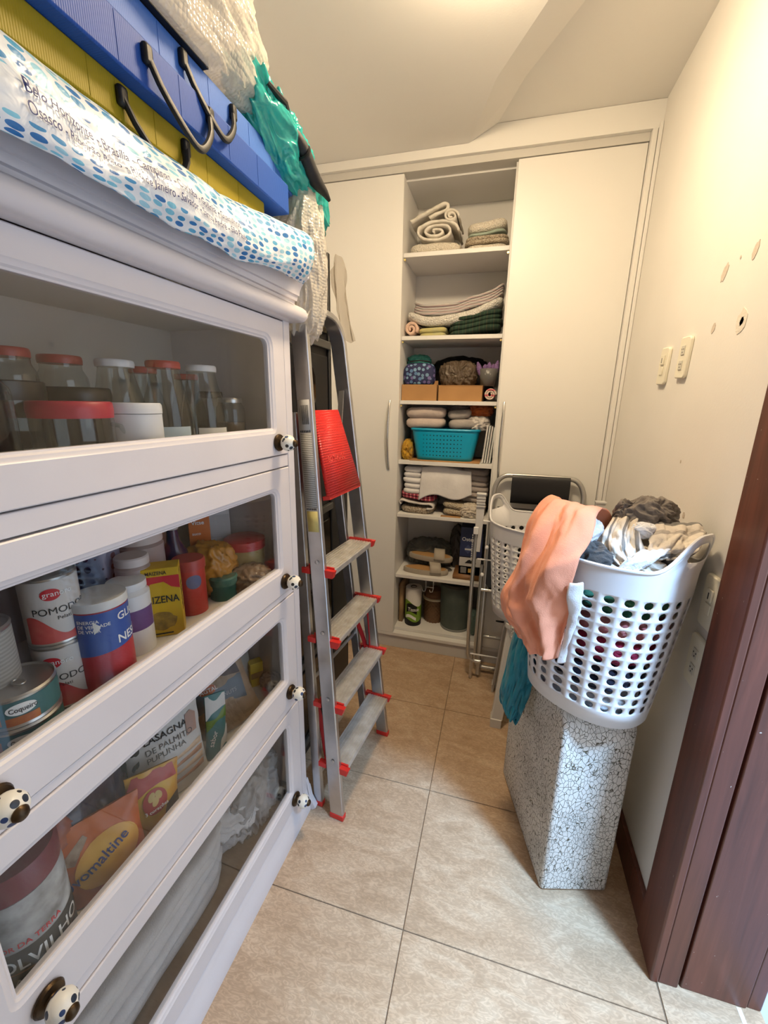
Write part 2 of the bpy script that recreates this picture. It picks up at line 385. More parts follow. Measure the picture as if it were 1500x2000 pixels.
# ------------------------------------------------------------------ soft shapes
def puffy(w, d, h, layers=1, seed=0, amp=.005, sag=None, ex=5, nseg=56, freq=14, puff=1.0):
    mb = MB(); lh = h / layers; rings = []
    def ring(sc, inset, z):
        out = []
        for k in range(nseg):
            a = 2 * PI * k / nseg; c, s_ = math.cos(a), math.sin(a)
            x = math.copysign(abs(c) ** (2 / ex), c) * max(w / 2 - inset, .002) * sc
            y = math.copysign(abs(s_) ** (2 / ex), s_) * max(d / 2 - inset, .002) * sc
            n1 = nz(x * freq + seed * 3.1, y * freq, z * freq * 1.6 + seed); n2 = nz(x * freq * .6 - seed, y * freq * .6 + 5.2, z * 3 + seed * 1.7)
            q = 1 + amp * 6 * n1 * .25 / max(w, .05)
            zz = z + amp * n2 * 1.4
            if sag: zz += sag(x, y)
            out.append((x * q, y * q, zz))
        return out
    rings.append(ring(.02, 0, 0)); rings.append(ring(.6, 0, 0))
    for i in range(layers):
        zc = (i + .5) * lh
        for p in (-80, -50, -20, 20, 50, 80):
            a = math.radians(p)
            off = (nz(seed * 5.3, i * 2.7) * .012) if layers > 1 else 0
            rings.append(ring(1, lh / 2 * (1 - math.cos(a)) * puff + off, zc + lh / 2 * math.sin(a)))
    rings.append(ring(.8, 0, h)); rings.append(ring(.4, 0, h)); rings.append(ring(.02, 0, h))
    vs = [p for r in rings for p in r]; fs = []
    for j in range(len(rings) - 1):
        for k in range(nseg):
            k2 = (k + 1) % nseg
            fs.append((j * nseg + k, j * nseg + k2, (j + 1) * nseg + k2, (j + 1) * nseg + k))
    fs.append(tuple(reversed(range(nseg)))); fs.append(tuple((len(rings) - 1) * nseg + k for k in range(nseg)))
    return mb.add(vs, fs)
def crumple(w, d, h, seed=0, amp=.25, freq=2.2, sub=5, ex=2.6, flat=True, oct=3, stretch=(1, 1, 1)):
    bm = bmesh.new(); bmesh.ops.create_icosphere(bm, subdivisions=sub, radius=1.0)
    mb = MB(); vs = []
    for v in bm.verts:
        p = v.co.normalized()
        l = (abs(p.x) ** ex + abs(p.y) ** ex + abs(p.z) ** ex) ** (-1 / ex)
        q = Vector((p.x * stretch[0], p.y * stretch[1], p.z * stretch[2])) * freq + Vector((seed * 3.7, seed * 1.3, seed * 2.1))
        q += Vector((noise.noise(q * .7 + Vector((9, 0, 0))), noise.noise(q * .7), noise.noise(q * .7 + Vector((0, 7, 0))))) * .9
        f = 0; a = 1; qq = q.copy(); tot = 0
        for _ in range(oct):
            f += a * (1 - 2 * abs(noise.noise(qq))); tot += a; a *= .5; qq *= 2.05
        r = l * (1 + amp * (f / tot - .45))
        z = p.z * r
        if flat: z = max(z, -.82)
        vs.append((p.x * r * w / 2, p.y * r * d / 2, z * h / 2))
    bm.verts.index_update()
    fs = [tuple(v.index for v in f.verts) for f in bm.faces]
    bm.free()
    zmin = min(v[2] for v in vs); vs = [(a, b, c - zmin) for a, b, c in vs]
    return mb.add(vs, fs)
def ribbon(path, th, y0, y1, ny=8, seed=0, amp=.004):
    """2D (x,z) open path thickened and extruded in y : folded / rolled cloth seen from its end"""
    P = [Vector((a, b)) for a, b in path]; n = len(P); L1 = []; L2 = []
    for i in range(n):
        t = (P[min(i + 1, n - 1)] - P[max(i - 1, 0)]).normalized(); nn = Vector((-t.y, t.x))
        L1.append(P[i] + nn * th / 2); L2.append(P[i] - nn * th / 2)
    loop = L1 + L2[::-1]; m = len(loop); mb = MB(); vs = []
    for j in range(ny + 1):
        y = y0 + (y1 - y0) * j / ny
        for k, p in enumerate(loop):
            e = amp * nz(p.x * 22 + seed, y * 22, p.y * 22 + seed * 2)
            vs.append((p.x + e, y + amp * 1.2 * nz(p.x * 40, j * .3, p.y * 40 + seed), p.y + amp * nz(p.x * 18 + 4, y * 25 + seed, p.y * 18)))
    fs = []
    for j in range(ny):
        for k in range(m):
            k2 = (k + 1) % m; fs.append((j * m + k, j * m + k2, (j + 1) * m + k2, (j + 1) * m + k))
    for i in range(n - 1):
        a, b_ = i, i + 1; c_, d_ = m - 1 - i, m - 2 - i
        fs.append((a, b_, d_, c_)); q = ny * m; fs.append((q + a, q + c_, q + d_, q + b_))
    return mb.add(vs, fs)
def spiral(r, turns, th, n=60, sq=1.0):
    return [((r - th * 1.15 * t * turns) * math.cos(2 * PI * turns * t), (r - th * 1.15 * t * turns) * math.sin(2 * PI * turns * t) * sq) for t in [i / n for i in range(n + 1)]]
def catmull(pts, n=8):
    P = [Vector(p) for p in pts]; out = []
    for i in range(len(P) - 1):
        p0 = P[max(i - 1, 0)]; p1 = P[i]; p2 = P[i + 1]; p3 = P[min(i + 2, len(P) - 1)]
        for k in range(n):
            t = k / n
            out.append(.5 * ((2 * p1) + (p2 - p0) * t + (2 * p0 - 5 * p1 + 4 * p2 - p3) * t * t + (3 * p1 - p0 - 3 * p2 + p3) * t ** 3))
    out.append(P[-1]); return out
def lerp_path(P, t):
    n = len(P) - 1; x = min(max(t, 0), 1) * n; i = min(int(x), n - 1); return P[i].lerp(P[i + 1], x - i)
def pouch_fn(w, h, t, seed=0, wr=.003):
    def th(x, z):
        u = min(abs(2 * x / w), 1); v = min(max(z / h, 0), 1)
        return -(t / 2) * (1 - u ** 2.5) ** .6 * (1 - max(0, (v - .15) / .85) ** 2.2) ** .8 - .001 - wr * (nz(x * 35 + seed, z * 35) + .4)
    return th
def pouch(name, m, parent, w, h, t, seed=0):
    th = pouch_fn(w, h, t, seed)
    def edge(x, z): return x * (1 - .06 * math.sin(PI * min(max(z / h, 0), 1)) + .02 * nz(z * 30, seed))
    f = lambda u, v: (edge((u - .5) * w, v * h), th((u - .5) * w, v * h), v * h)
    g = lambda u, v: (edge((u - .5) * w, v * h), -th((u - .5) * w, v * h) * .7, v * h)
    a = MB().sheet(f, 22, 26); b_ = MB().sheet(g, 22, 26)
    uv = a.uv + b_.uv
    mb = MB(); mb.join(a); mb.join(b_); mb.uv = uv
    o = obj(name, mb, m, parent, ang=0)
    return th

# ================================================================== THE SETTING
XR = .515; XL = -.985; YB = 2.60
fl = struct(obj('floor', B(XL, XR, -1.3, YB, -.05, -.004), M('grout', (.20, .14, .09), .9), smooth=False))
def tiles():
    meshes = {}
    for ci, (x0, x1) in enumerate(((XL, -.15), (-.15, XR - .004))):
        mbt = B(-(x1 - x0) / 2 + .0013, (x1 - x0) / 2 - .0013, -.2295 + .0013, .2295 - .0013, -.008, 0)
        first = None
        for k in range(-3, 6):
            yc = .8325 - .2295 + .459 * k
            if yc + .2295 > 2.70 or yc - .2295 < -1.3: continue
            if first is None:
                first = obj('tile', mbt, TILE, fl, loc=((x0 + x1) / 2, yc, 0), bevel=.0012, bseg=1, smooth=False)
            else:
                c = first.copy(); C.objects.link(c); c.location = ((x0 + x1) / 2, yc, 0); c.parent = fl
tiles()
obj('threshold_slab', B(XR - .001, .745, .02, .958, -.008, -.0005), TILE, fl, bevel=.001)
obj('threshold_edge', B(.69, .70, .02, .911, -.007, .0), M('stone_strip', (.7, .68, .64), .5), fl)
struct(obj('floor_outside', B(.745, 3.2, -1.6, 2.6, -.06, -.02), M('pale_outdoor_tile', (.36, .40, .44), .5, var=(4, (.32, .36, .40))), smooth=False))

struct(obj('wall_left', B(XL - .1, XL, -1.3, YB + .1, -.05, 2.7), WALL, smooth=False))
struct(obj('wall_back', B(XL, XR, YB, YB + .1, -.05, 2.7), WALL, smooth=False))
struct(obj('wall_near', B(XL, .745, -1.4, -1.3, -.05, 2.7), WALL, smooth=False))
wr = MB().box(XR, .745, .96, YB + .1, -.05, 2.7).box(XR, .745, -1.3, 0.0, -.05, 2.7).box(XR, .745, 0.0, .96, 2.12, 2.7)
wall_r = struct(obj('wall_right', wr, WALL, smooth=False))
# flaked plaster spots on the right wall
def patch(y, z, ry, rz_, tilt, seed, m):
    pts = []
    for k in range(14):
        a = 2 * PI * k / 14; q = 1 + .35 * nz(math.cos(a) * 2 + seed, math.sin(a) * 2)
        a1 = ry * math.cos(a) * q; b1 = rz_ * math.sin(a) * q
        pts.append((y + a1 * math.cos(tilt) - b1 * math.sin(tilt), z + a1 * math.sin(tilt) + b1 * math.cos(tilt)))
    obj('plaster_patch', MB().prism(pts, XR - .0012, XR + .001, 'x'), m, wall_r, smooth=False)
P1 = M('bare_plaster', (.60, .53, .45), .95, bump=(200, .6, .003)); P2 = M('filler_plaster', (.74, .69, .60), .9, bump=(150, .6, .003))
patch(1.36, 1.785, .012, .022, .5, 1, P1); patch(1.225, 1.795, .010, .019, .4, 2, P1); patch(1.36, 1.655, .009, .014, .5, 3, P1)
patch(1.22, 1.648, .022, .027, .1, 4, P2); patch(1.218, 1.647, .008, .010, .3, 8, P1); patch(1.29, 1.80, .003, .004, 0, 5, P1)
patch(1.40, 1.30, .003, .005, 0, 6, P1); patch(1.31, 1.16, .006, .009, 0, 7, P1)
struct(obj('baseboard_right', B(XR - .014, XR, 1.02, 2.2, 0, .105), DWOOD, bevel=.002))
# door frame in dark wood
tr = struct(obj('trim_1', B(.495, XR, .905, 1.02, 0.0, 2.24), DWOOD, bevel=.004))
obj('jamb_board', B(.5152, .560, .908, .96, 0.0, 2.12), DWOOD, tr, bevel=.003)
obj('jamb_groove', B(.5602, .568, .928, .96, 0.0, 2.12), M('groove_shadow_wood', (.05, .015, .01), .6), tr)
obj('jamb_board', B(.5682, .712, .912, .96, 0.0, 2.12), DWOOD, tr, bevel=.003)
obj('jamb_board', B(.714, .745, .916, .96, 0.0, 2.12), DWOOD, tr, bevel=.003)
obj('head_jamb', B(.5152, .745, 0.0, .905, 2.09, 2.12), DWOOD, tr)
obj('head_casing', B(.495, XR, -.10, .905, 2.12, 2.24), DWOOD, tr, bevel=.004)
tr2 = struct(obj('trim_2', B(.495, XR, -.10, -.001, 0.0, 2.12), DWOOD, bevel=.004))
obj('jamb_board', B(.5152, .745, 0.0, .02, 0.0, 2.09), DWOOD, tr2)

# ceiling with a dropped part whose edge is bent and slanted
ZL, ZH = 2.555, 2.612
lo = [(-.235, 2.3), (-.244, 2.19), (-.115, 1.816), (.032, 1.551), (.30, 1.10), (.52, .74), (.52, .60)]
hi = [(-.12, 2.3), (-.129, 2.19), (-.02, 1.93), (.144, 1.649), (.40, 1.20), (.56, .92), (.60, .60)]
mbc = MB(); n = len(lo)
mbc.add([(x, y, ZL) for x, y in lo] + [(XL, 2.3, ZL), (XL, -1.3, ZL), (.75, -1.3, ZL), (.75, .60, ZL)],
        [tuple(range(n)) + (n + 3, n + 2, n + 1, n)])
mbc.add([(x, y, ZL) for x, y in lo] + [(x, y, ZH) for x, y in hi], [(i, i + 1, n + i + 1, n + i) for i in range(n - 1)])
mbc.add([(x, y, ZH) for x, y in hi] + [(.75, .60, ZH), (.75, 2.3, ZH)], [tuple(range(n)) + (n, n + 1)])
mbc.box(XL - .1, .75, -1.4, 2.7, 2.68, 2.72)
struct(obj('ceiling', mbc, CEIL, smooth=False))

# ceiling lamp (just above the picture)
def emis(name, col, st):
    m, nt, b = newmat(name); b.inputs['Emission Color'].default_value = c4(col); b.inputs['Emission Strength'].default_value = st
    b.inputs['Base Color'].default_value = (.8, .8, .8, 1); return m
t = thing('ceiling_lamp', 'round flush ceiling lamp with warm white dome', 'lamp', (-.10, 1.22, ZL))
obj('lamp_base', MB().lathe([(.001, 0), (.13, 0), (.13, -.02), (.12, -.022)], 36), M('lamp_white', (.8, .8, .78), .4), t)
obj('lamp_dome', MB().lathe([(.115 * math.cos(a), -.022 - .06 * math.sin(a)) for a in [i * PI / 16 for i in range(9)]], 36), emis('lamp_glow', (1.0, .77, .49), LAMP_W / .30), t)

# switch plates / sockets on the right wall
def plate(name, label, cat, y, z, wy, hz, kind, tilt=0.0):
    t = thing(name, label, cat, (XR, y, z))
    t.rotation_euler = (tilt, 0, 0)
    r = min(wy, hz) * .16; pts = []
    for cx, cz, a0 in ((wy / 2 - r, hz / 2 - r, 0), (-wy / 2 + r, hz / 2 - r, 90), (-wy / 2 + r, -hz / 2 + r, 180), (wy / 2 - r, -hz / 2 + r, 270)):
        for k in range(5): a = math.radians(a0 + k * 22.5); pts.append((cx + r * math.cos(a), cz + r * math.sin(a)))
    obj('face_plate', MB().prism(pts, -.011, 0, 'x'), CREAMP, t, bevel=.003)
    def module(zc, hh): obj('socket_insert', B(-.0135, -.0105, -.012, .012, zc - hh / 2, zc + hh / 2), M('socket_grey', (.62, .60, .52), .5), t, bevel=.001)
    def hole(yc, zc, r=.0022): obj('pin_hole', MB().lathe([(r, 0), (r, -.0003)], 10, axis='x').xf((-.0136, yc, zc)), BLK, t)
    if kind == 'switch':
        obj('rocker', B(-.016, -.0108, -.013, .013, .004, .034), CREAMP, t, bevel=.0015)
        obj('rocker', B(-.014, -.0108, -.013, .013, -.028, -.002), CREAMP, t, bevel=.0015)
        obj('rocker_mark', B(-.0165, -.016, -.002, .002, .010, .026), INK, t)
    else:
        for zc in ((.021, -.021) if kind == 'double' else (0,)):
            module(zc, .026)
            for q in (-.006, .006): hole(q, zc + .003)
            hole(0, zc - .006)
    return t
plate('light_switch', 'cream wall switch with two rockers, left of the pair', 'switch', 1.665, 1.586, .072, .118, 'switch', .05)
plate('wall_socket', 'cream double wall socket beside the light switch', 'socket', 1.506, 1.597, .072, .118, 'double', .05)
plate('wall_switch', 'pale wall switch plate just beside the laundry basket handle', 'switch', 1.060, 1.010, .078, .130, 'switch')
plate('wall_socket', 'lowest wall socket, close to the dark door frame below the basket handle', 'socket', 1.066, .850, .078, .130, 'double')

# ================================================================== WARDROBE
WB = (-.235, 2.2, 0)
wd = thing('wardrobe', 'built-in cream wardrobe with sliding doors and an open shelf bay', 'wardrobe', WB)
def wob(name, mb, m, parent=wd, **k):
    return obj(name, mb, m, parent, loc=tuple(-c for c in parent.location) if parent is wd else (0, 0, 0), **k)
wob('header_panel', MB().box(XL, -.244, 2.172, 2.2, 2.517, ZL - .001).prism([(-.244, 2.517), (XR, 2.517), (XR, ZH - .001), (-.131, ZH - .001), (-.244, ZL - .001)], 2.172, 2.2, 'y'), LAMI, smooth=False)
wob('top_rail', MB().box(XL, .478, 2.192, 2.262, 2.486, 2.5165), M('rail_grey', (.60, .58, .54), .5), smooth=False)
wob('kickboard', B(XL, XR - .015, 2.206, 2.222, 0, .083), M('kick_grey', (.62, .61, .60), .5), bevel=.001)
wob('bottom_rail', MB().box(XL, .478, 2.196, 2.25, .083, .094).box(XL, .478, 2.196, 2.204, .094, .101), M('rail_white', (.78, .77, .75), .35), smooth=False)
wob('filler_strip', B(.479, .498, 2.168, 2.2, .0, 2.516), LAMI, bevel=.0015)
wob('filler_strip', B(.5, XR - .001, 2.165, 2.2, .0, 2.535), LAMI, bevel=.0015)
wob('side_panel', B(-.552, -.533, 2.222, 2.56, .095, 2.485), INLAM, smooth=False)
wob('side_panel', B(-.030, -.012, 2.222, 2.56, .095, 2.485), INLAM, smooth=False)
wob('back_panel', B(-.533, -.030, 2.56, 2.575, .095, 2.485), INLAM, smooth=False)
wob('top_panel', B(-.533, -.030, 2.262, 2.56, 2.478, 2.486), INLAM, smooth=False)
wob('bottom_panel', B(-.533, -.030, 2.25, 2.56, .095, .113), INLAM, smooth=False)
SZ = [2.167, 1.787, 1.468, 1.147, .843, .470]
for z in SZ: wob('shelf', B(-.5325, -.0305, 2.236, 2.558, z - .020, z), INLAM, bevel=.0012, bseg=1)
for z in SZ[:3]:
    for x in (-.527, -.036): wob('shelf_pin', MB().lathe([(.005, 0), (.005, .012)], 10, axis='y').xf((x, 2.240, z - .028)), M('brass_pin', (.75, .6, .25), .35, .6))
def door(x0, x1, hx, hz):
    d = wob('sliding_door', B(x0, x1, 2.197, 2.215, .102, 2.484), LAMI, bevel=.0015, bseg=1)
    pts = []
    for k in range(15):
        u = k / 14; pts.append((hx - .004 * math.sin(PI * u), 2.196 - .030 * math.sin(PI * u) ** .7, hz[0] + (hz[1] - hz[0]) * u))
    obj('door_handle', MB().tube(pts, .0065, 10, flat=1.0), CHROME, d)
door(XL + .002, -.530, -.577, (1.10, 1.465)); door(-.022, .4775, .006, (1.085, 1.465))

# ================================================================== GLASS-DOOR CABINET
cab = thing('glass_door_cabinet', 'white painted pantry cabinet with four glass flap doors and ceramic knobs', 'cabinet', (-.57, 1.09, 0), -.03)
CW = .94; CD = .38
DARKBOARD = M('brown_board', (.10, .062, .035), .5, bump=(40, .1, .002), var=(12, (.14, .09, .05)))
CABIN = M('cabinet_inside', (.58, .55, .52), .6)
DZ = [(1.31, 1.653, 1.382, 1.600), (.905, 1.272, .985, 1.210), (.522, .884, .615, .823), (.105, .497, .178, .447)]
obj('corner_post', B(-.035, 0, -.031, 0, .03, 1.66), CABW, cab, bevel=.002)
obj('corner_post', B(-.035, 0, -CW, -CW + .031, .03, 1.66), CABW, cab, bevel=.002)
obj('side_panel', B(-CD, -.0352, -.018, 0, .05, 1.66), CABW, cab)
obj('side_panel', B(-CD, -.0352, -CW, -CW + .018, .05, 1.66), CABW, cab)
obj('back_panel', B(-CD - .01, -CD, -CW, 0, .05, 1.66), CABIN, cab)
for z0, z1 in ((1.275, 1.307), (.886, .903), (.499, .520), (.03, .103)):
    obj('front_rail', B(-.03, -.003, -CW + .0312, -.0312, z0, z1), CABW, cab, bevel=.0015)
FLOORS = [1.345, .935, .540]
for z in FLOORS: obj('cabinet_shelf', B(-CD, -.031, -CW + .0185, -.0185, z - .018, z), M('shelf_cream', (.72, .68, .62), .5), cab)
obj('bottom_board', B(-CD, -.031, -CW + .0185, -.0185, .10, .118), DARKBOARD, cab)
obj('top_board', B(-CD, .04, -CW - .035, .035, 1.780, 1.790), CABW, cab)
obj('roof_board', B(-CD, -.036, -CW + .0185, -.0185, 1.642, 1.66), CABIN, cab)
# base skirt and foot
obj('base_skirt', MB().prism([(-.02, .0), (.012, .0), (.012, .055), (.004, .07), (.002, .085), (-.003, .10), (-.02, .10)], -CW, .0, 'y'), CABW, cab)
obj('corner_foot', MB().prism([(-.06, .0), (.02, .0), (.032, .012), (.012, .05), (.004, .095), (-.06, .095)], .001, .022, 'y'), CABW, cab, bevel=.002)
obj('corner_bracket', MB().prism([(-.05, .03), (.012, .03), (.006, .10), (-.002, .13), (-.05, .13)], .001, .014, 'y'), CABW, cab, bevel=.002)
# cornice
prof = [(-.002, 1.655), (.010, 1.656)] + [(.016 + .021 * math.sin(a), 1.677 - .021 * math.cos(a)) for a in [math.radians(q) for q in (0, 25, 50, 75, 100, 125, 150, 175)]]
prof += [(.012, 1.700), (.012, 1.708), (.016, 1.710), (.018, 1.716), (.018, 1.721), (.0215, 1.723), (.023, 1.735), (.026, 1.745), (.031, 1.756), (.037, 1.764), (.042, 1.768), (.043, 1.780)]
mbk = MB(); path = [((-CD, 0), (0, 1)), ((0, 0), (1, 1)), ((0, -CW), (1, -1)), ((-CD, -CW), (0, -1))]
vs = []
for (px, py), (nx, ny) in path: vs += [(px + nx * o_, py + ny * o_, z_) for o_, z_ in prof]
k_ = len(prof); fs = []
for i in range(3):
    for j in range(k_ - 1): fs.append((i * k_ + j, (i + 1) * k_ + j, (i + 1) * k_ + j + 1, i * k_ + j + 1))
mbk.add(vs, fs); obj('cornice', mbk, CABW, cab, ang=45)

def rrect(y0, y1, z0, z1, rt, rb, n=5):
    pts = []
    for cy, cz, r, a0 in ((y1 - rt, z1 - rt, rt, 0), (y0 + rt, z1 - rt, rt, 90), (y0 + rb, z0 + rb, rb, 180), (y1 - rb, z0 + rb, rb, 270)):
        for k in range(n): a = math.radians(a0 + 90 * k / (n - 1)); pts.append((cy + r * math.cos(a), cz + r * math.sin(a)))
    return pts
def orect(y0, y1, z0, z1, n=5):
    return [p for q in ((y1, z1), (y0, z1), (y0, z0), (y1, z0)) for p in [q] * n]
CERAM = dots_mat('painted_ceramic', (.80, .78, .70), [(.02, .03, .05), (.03, .06, .16), (.02, .02, .02)], 90, .33, 'Object', film=True, rand=1.0)
kb = MB().lathe([(.0005, .004), (.015, .004), (.0165, .007), (.015, .010), (.008, .012), (.007, .015)], 24, axis='x')
kc = MB().lathe([(.007, .012)] + [(.0155 * math.cos(a) if abs(a) < 1.2 else .0055, .0265 + .0145 * math.sin(a)) for a in [math.radians(q) for q in (-70, -50, -30, -10, 10, 30, 50, 65)]] + [(.006, .0405)], 28, axis='x')
kt = MB().lathe([(.0065, .0385), (.0075, .041), (.006, .044), (.003, .0455), (.0005, .046)], 18, axis='x')
for i, (z0, z1, p0, p1) in enumerate(DZ):
    y0, y1 = -CW + .033, -.033
    py0, py1 = -.842, -.100
    L_ = []
    L_.append((orect(y0, y1, z0, z1), -.020)); L_.append((orect(y0, y1, z0, z1), -.002)); L_.append((orect(y0 + .002, y1 - .002, z0 + .002, z1 - .002), 0.0))
    def inner(o_): return rrect(py0 - o_, py1 + o_, p0 - o_, p1 + o_, .018 + max(o_, 0), .003 + max(o_, 0))
    L_.append((inner(.014), 0.0)); L_.append((inner(.011), -.0025)); L_.append((inner(.006), -.0035)); L_.append((inner(.003), -.007)); L_.append((inner(.0), -.008)); L_.append((inner(.0), -.020))
    vs = []; m_ = len(L_[0][0])
    for loop, x in L_: vs += [(x, a, b) for a, b in loop]
    fs = []
    for j in range(len(L_)):
        j2 = (j + 1) % len(L_)
        for k in range(m_): k2 = (k + 1) % m_; fs.append((j * m_ + k, j * m_ + k2, j2 * m_ + k2, j2 * m_ + k))
    d = obj('flap_door', MB().add(vs, fs), CABW, cab, ang=30, weld=True)
    obj('glass_pane', B(-.0145, -.0115, py0 + .0005, py1 - .0005, p0 + .0005, p1 - .0005), GLASS, d, smooth=False)
    zk = (p0 + z0) / 2 - (.002 if i < 3 else -.0)
    for yk in (-.815, -.085):
        sp = rnd.uniform(0, 6)
        for nm, mb_, m2 in (('knob_plate', kb, BRONZE), ('knob', kc, CERAM), ('knob_cap', kt, BRONZE)):
            o_ = obj(nm, mb_, m2, d, loc=(-.005, yk, zk), rot=(sp, 0, 0)); o_.scale = (1.4, 1.4, 1.4)

# ================================================================== STEP LADDER
def beam(mb, path, D, wd_, th):
    P = [Vector(p) for p in path]; D = Vector(D).normalized(); vs = []
    for i in range(len(P)):
        t = (P[min(i + 1, len(P) - 1)] - P[max(i - 1, 0)]).normalized(); n_ = t.cross(D).normalized()
        d_ = n_.cross(t).normalized()
        for a, b in ((-1, -1), (1, -1), (1, 1), (-1, 1)): vs.append(P[i] + d_ * (a * wd_ / 2) + n_ * (b * th / 2))
    fs = [(0, 3, 2, 1)]; m = len(P)
    for i in range(m - 1):
        for k in range(4): k2 = (k + 1) % 4; fs.append((i * 4 + k, i * 4 + k2, (i + 1) * 4 + k2, (i + 1) * 4 + k))
    fs.append(tuple((m - 1) * 4 + k for k in range(4))); return mb.add(vs, fs)
LB = Vector((-.46, 1.30, 0))
lad = thing('step_ladder', 'folded aluminium step ladder with red platform and red step ends', 'ladder', tuple(LB))
D_ = Vector((.993, -.118, 0)); Wd = Vector((.118, .993, 0))
A0, A1 = Vector((-.452, 1.092, .012)), Vector((-.565, 1.147, 1.60)); B0, B1 = Vector((-.402, 1.515, .012)), Vector((-.548, 1.405, 1.60))
def lob(name, mb, m, parent=None, **k):
    if parent is None: return obj(name, mb, m, lad, loc=tuple(-LB), **k)
    return obj(name, mb, m, parent, **k)
pa = [A0.lerp(A1, i / 6) for i in range(7)]
arc = []
mid = (A1 + B1) / 2; up_ = (A1 - A0).normalized() * .5 + (B1 - B0).normalized() * .5
half = (B1 - A1) / 2
for k in range(1, 14):
    a = PI - PI * k / 14; arc.append(mid + half * (math.copysign(abs(math.cos(a)) ** .7, math.cos(a))) + up_ * (.115 * abs(math.sin(a)) ** .7))
pb = [B1.lerp(B0, i / 6) for i in range(7)]
lob('front_rail', beam(MB(), pa + arc + pb, D_, .052, .020), ALU, bevel=.004, ang=50)
RA0, RA1 = Vector((-.537, 1.122, .012)), Vector((-.602, 1.150, 1.42)); RB0, RB1 = Vector((-.482, 1.515, .012)), Vector((-.588, 1.395, 1.42))
lob('rear_leg', beam(MB(), [RA0, RA0.lerp(RA1, .5), RA1], D_, .034, .020), ALU, bevel=.003)
lob('rear_leg', beam(MB(), [RB0, RB0.lerp(RB1, .5), RB1], D_, .034, .020), ALU, bevel=.003)
for p, wd_ in ((A0, .055), (B0, .055), (RA0, .037), (RB0, .037)):
    lob('rubber_foot', beam(MB(), [p + Vector((0, 0, -.0115)), p + Vector((0, 0, .004)), p + Vector((0, 0, .010))], D_, wd_, .024), RED, bevel=.003)
for q in (.08, .36, .64):
    lob('rear_brace', MB().tube([RA0.lerp(RA1, q), RB0.lerp(RB1, q)], .007, 8), ALU)
for zs in (.205, .447, .69, .932):
    f = zs / 1.6; a = A0.lerp(A1, f); b = B0.lerp(B1, f); ax = (b - a).normalized(); a = a + ax * .011; b = b - ax * .011
    prof_ = [(-.040, -.018), (.046, -.018), (.048, .0)]
    npk = 8
    for k in range(npk):
        u0 = .046 - .086 * k / npk; u1 = .046 - .086 * (k + .55) / npk; u2 = .046 - .086 * (k + 1) / npk
        prof_ += [(u0, .0035), (u1, .0035), (u1 - .001, .0015), (u2 + .001, .0015)]
    prof_ += [(-.040, .0035)]
    vs = []
    for p in (a, b): vs += [p + D_ * u + Vector((0, 0, 1)) * w_ for u, w_ in prof_]
    k_ = len(prof_); fs = [tuple(reversed(range(k_))), tuple(range(k_, 2 * k_))] + [(i, (i + 1) % k_, k_ + (i + 1) % k_, k_ + i) for i in range(k_)]
    st = lob('step', MB().add(vs, fs), ALUT, ang=20)
    for p, s_ in ((a, 1), (b, -1)):
        q = p - ax * s_ * .010 + Vector((0, 0, -.006)); mbx = MB()
        beam(mbx, [q + D_ * .020, q + D_ * .052], Vector((0, 0, 1)), .024, .018)
        mbx.add(*[[q + D_ * .052 + ax * (e * .009) + Vector((0, 0, w_)) for e in (-1, 1) for w_ in (-.012, .012)] + [q + D_ * .060 + Vector((0, 0, .012)) + ax * (e * .008) for e in (-1, 1)], [(0, 1, 4), (3, 2, 5), (0, 4, 5, 2), (1, 3, 5, 4)]])
        beam(mbx, [q - D_ * .058, q - D_ * .028], Vector((0, 0, 1)), .018, .018)
        beam(mbx, [p + ax * s_ * .001 - D_ * .042 + Vector((0, 0, .006)), p + ax * s_ * .001 + D_ * .050 + Vector((0, 0, .006))], Vector((0, 0, 1)), .010, .006)
        lob('step_end_cap', mbx, RED, ang=25)
    for p in (a, b): lob('rivet', MB().lathe([(.0005, .003), (.005, .002), (.007, 0)], 10).xf(tuple(p - ax * .022 * (1 if p is a else -1) + Vector((0, 0, .03))), (PI / 2 * (1 if p is a else -1), 0, -.118)), ALU)
# red folding platform
f0, f1 = 1.165 / 1.6, 1.425 / 1.6
pbl = A0.lerp(A1, f0) + D_ * .045 + Wd * .016; pbr = B0.lerp(B1, f0) + D_ * .045 - Wd * .052; ptl = A0.lerp(A1, f1) + D_ * .012 + Wd * .018; ptr = B0.lerp(B1, f1) + D_ * .012 - Wd * .092
def plat(u, v): return (pbl.lerp(pbr, u)).lerp(ptl.lerp(ptr, u), v)
pn = (pbr - pbl).cross(ptl - pbl).normalized()
def redgrid():
    m, nt, b = newmat('red_tread_plastic'); L = nt.links; tc = N(nt, 'ShaderNodeTexCoord')
    mp = N(nt, 'ShaderNodeMapping'); mp.inputs['Scale'].default_value = (34, 34, 1); L.new(tc.outputs['UV'], mp.inputs[0])
    v = N(nt, 'ShaderNodeTexVoronoi', i_Scale=1.0, i_Randomness=0.0); L.new(mp.outputs[0], v.inputs['Vector'])
    bp = N(nt, 'ShaderNodeBump', i_Strength=.9, i_Distance=.004); bp.invert = True; L.new(v.outputs['Distance'], bp.inputs['Height']); L.new(bp.outputs[0], b.inputs['Normal'])
    b.inputs['Base Color'].default_value = (.72, .025, .02, 1); b.inputs['Roughness'].default_value = .35; return m
mbp = MB().sheet(lambda u, v: plat(u, v), 2, 2)
pl = lob('platform', mbp, redgrid(), solid=.012)
tw = (pbr - pbl).length
def ptx(x, y): return plat(.14 + x / tw, .40 + y / .3) + pn * .0068
o_ = text('embossed_lettering', 'BOTAFOGO', .030, lad, lambda x, y: ptx(x, y) - LB, M('red_relief', (.80, .06, .05), .25), bold=True, sx=.92 * tw / .25)
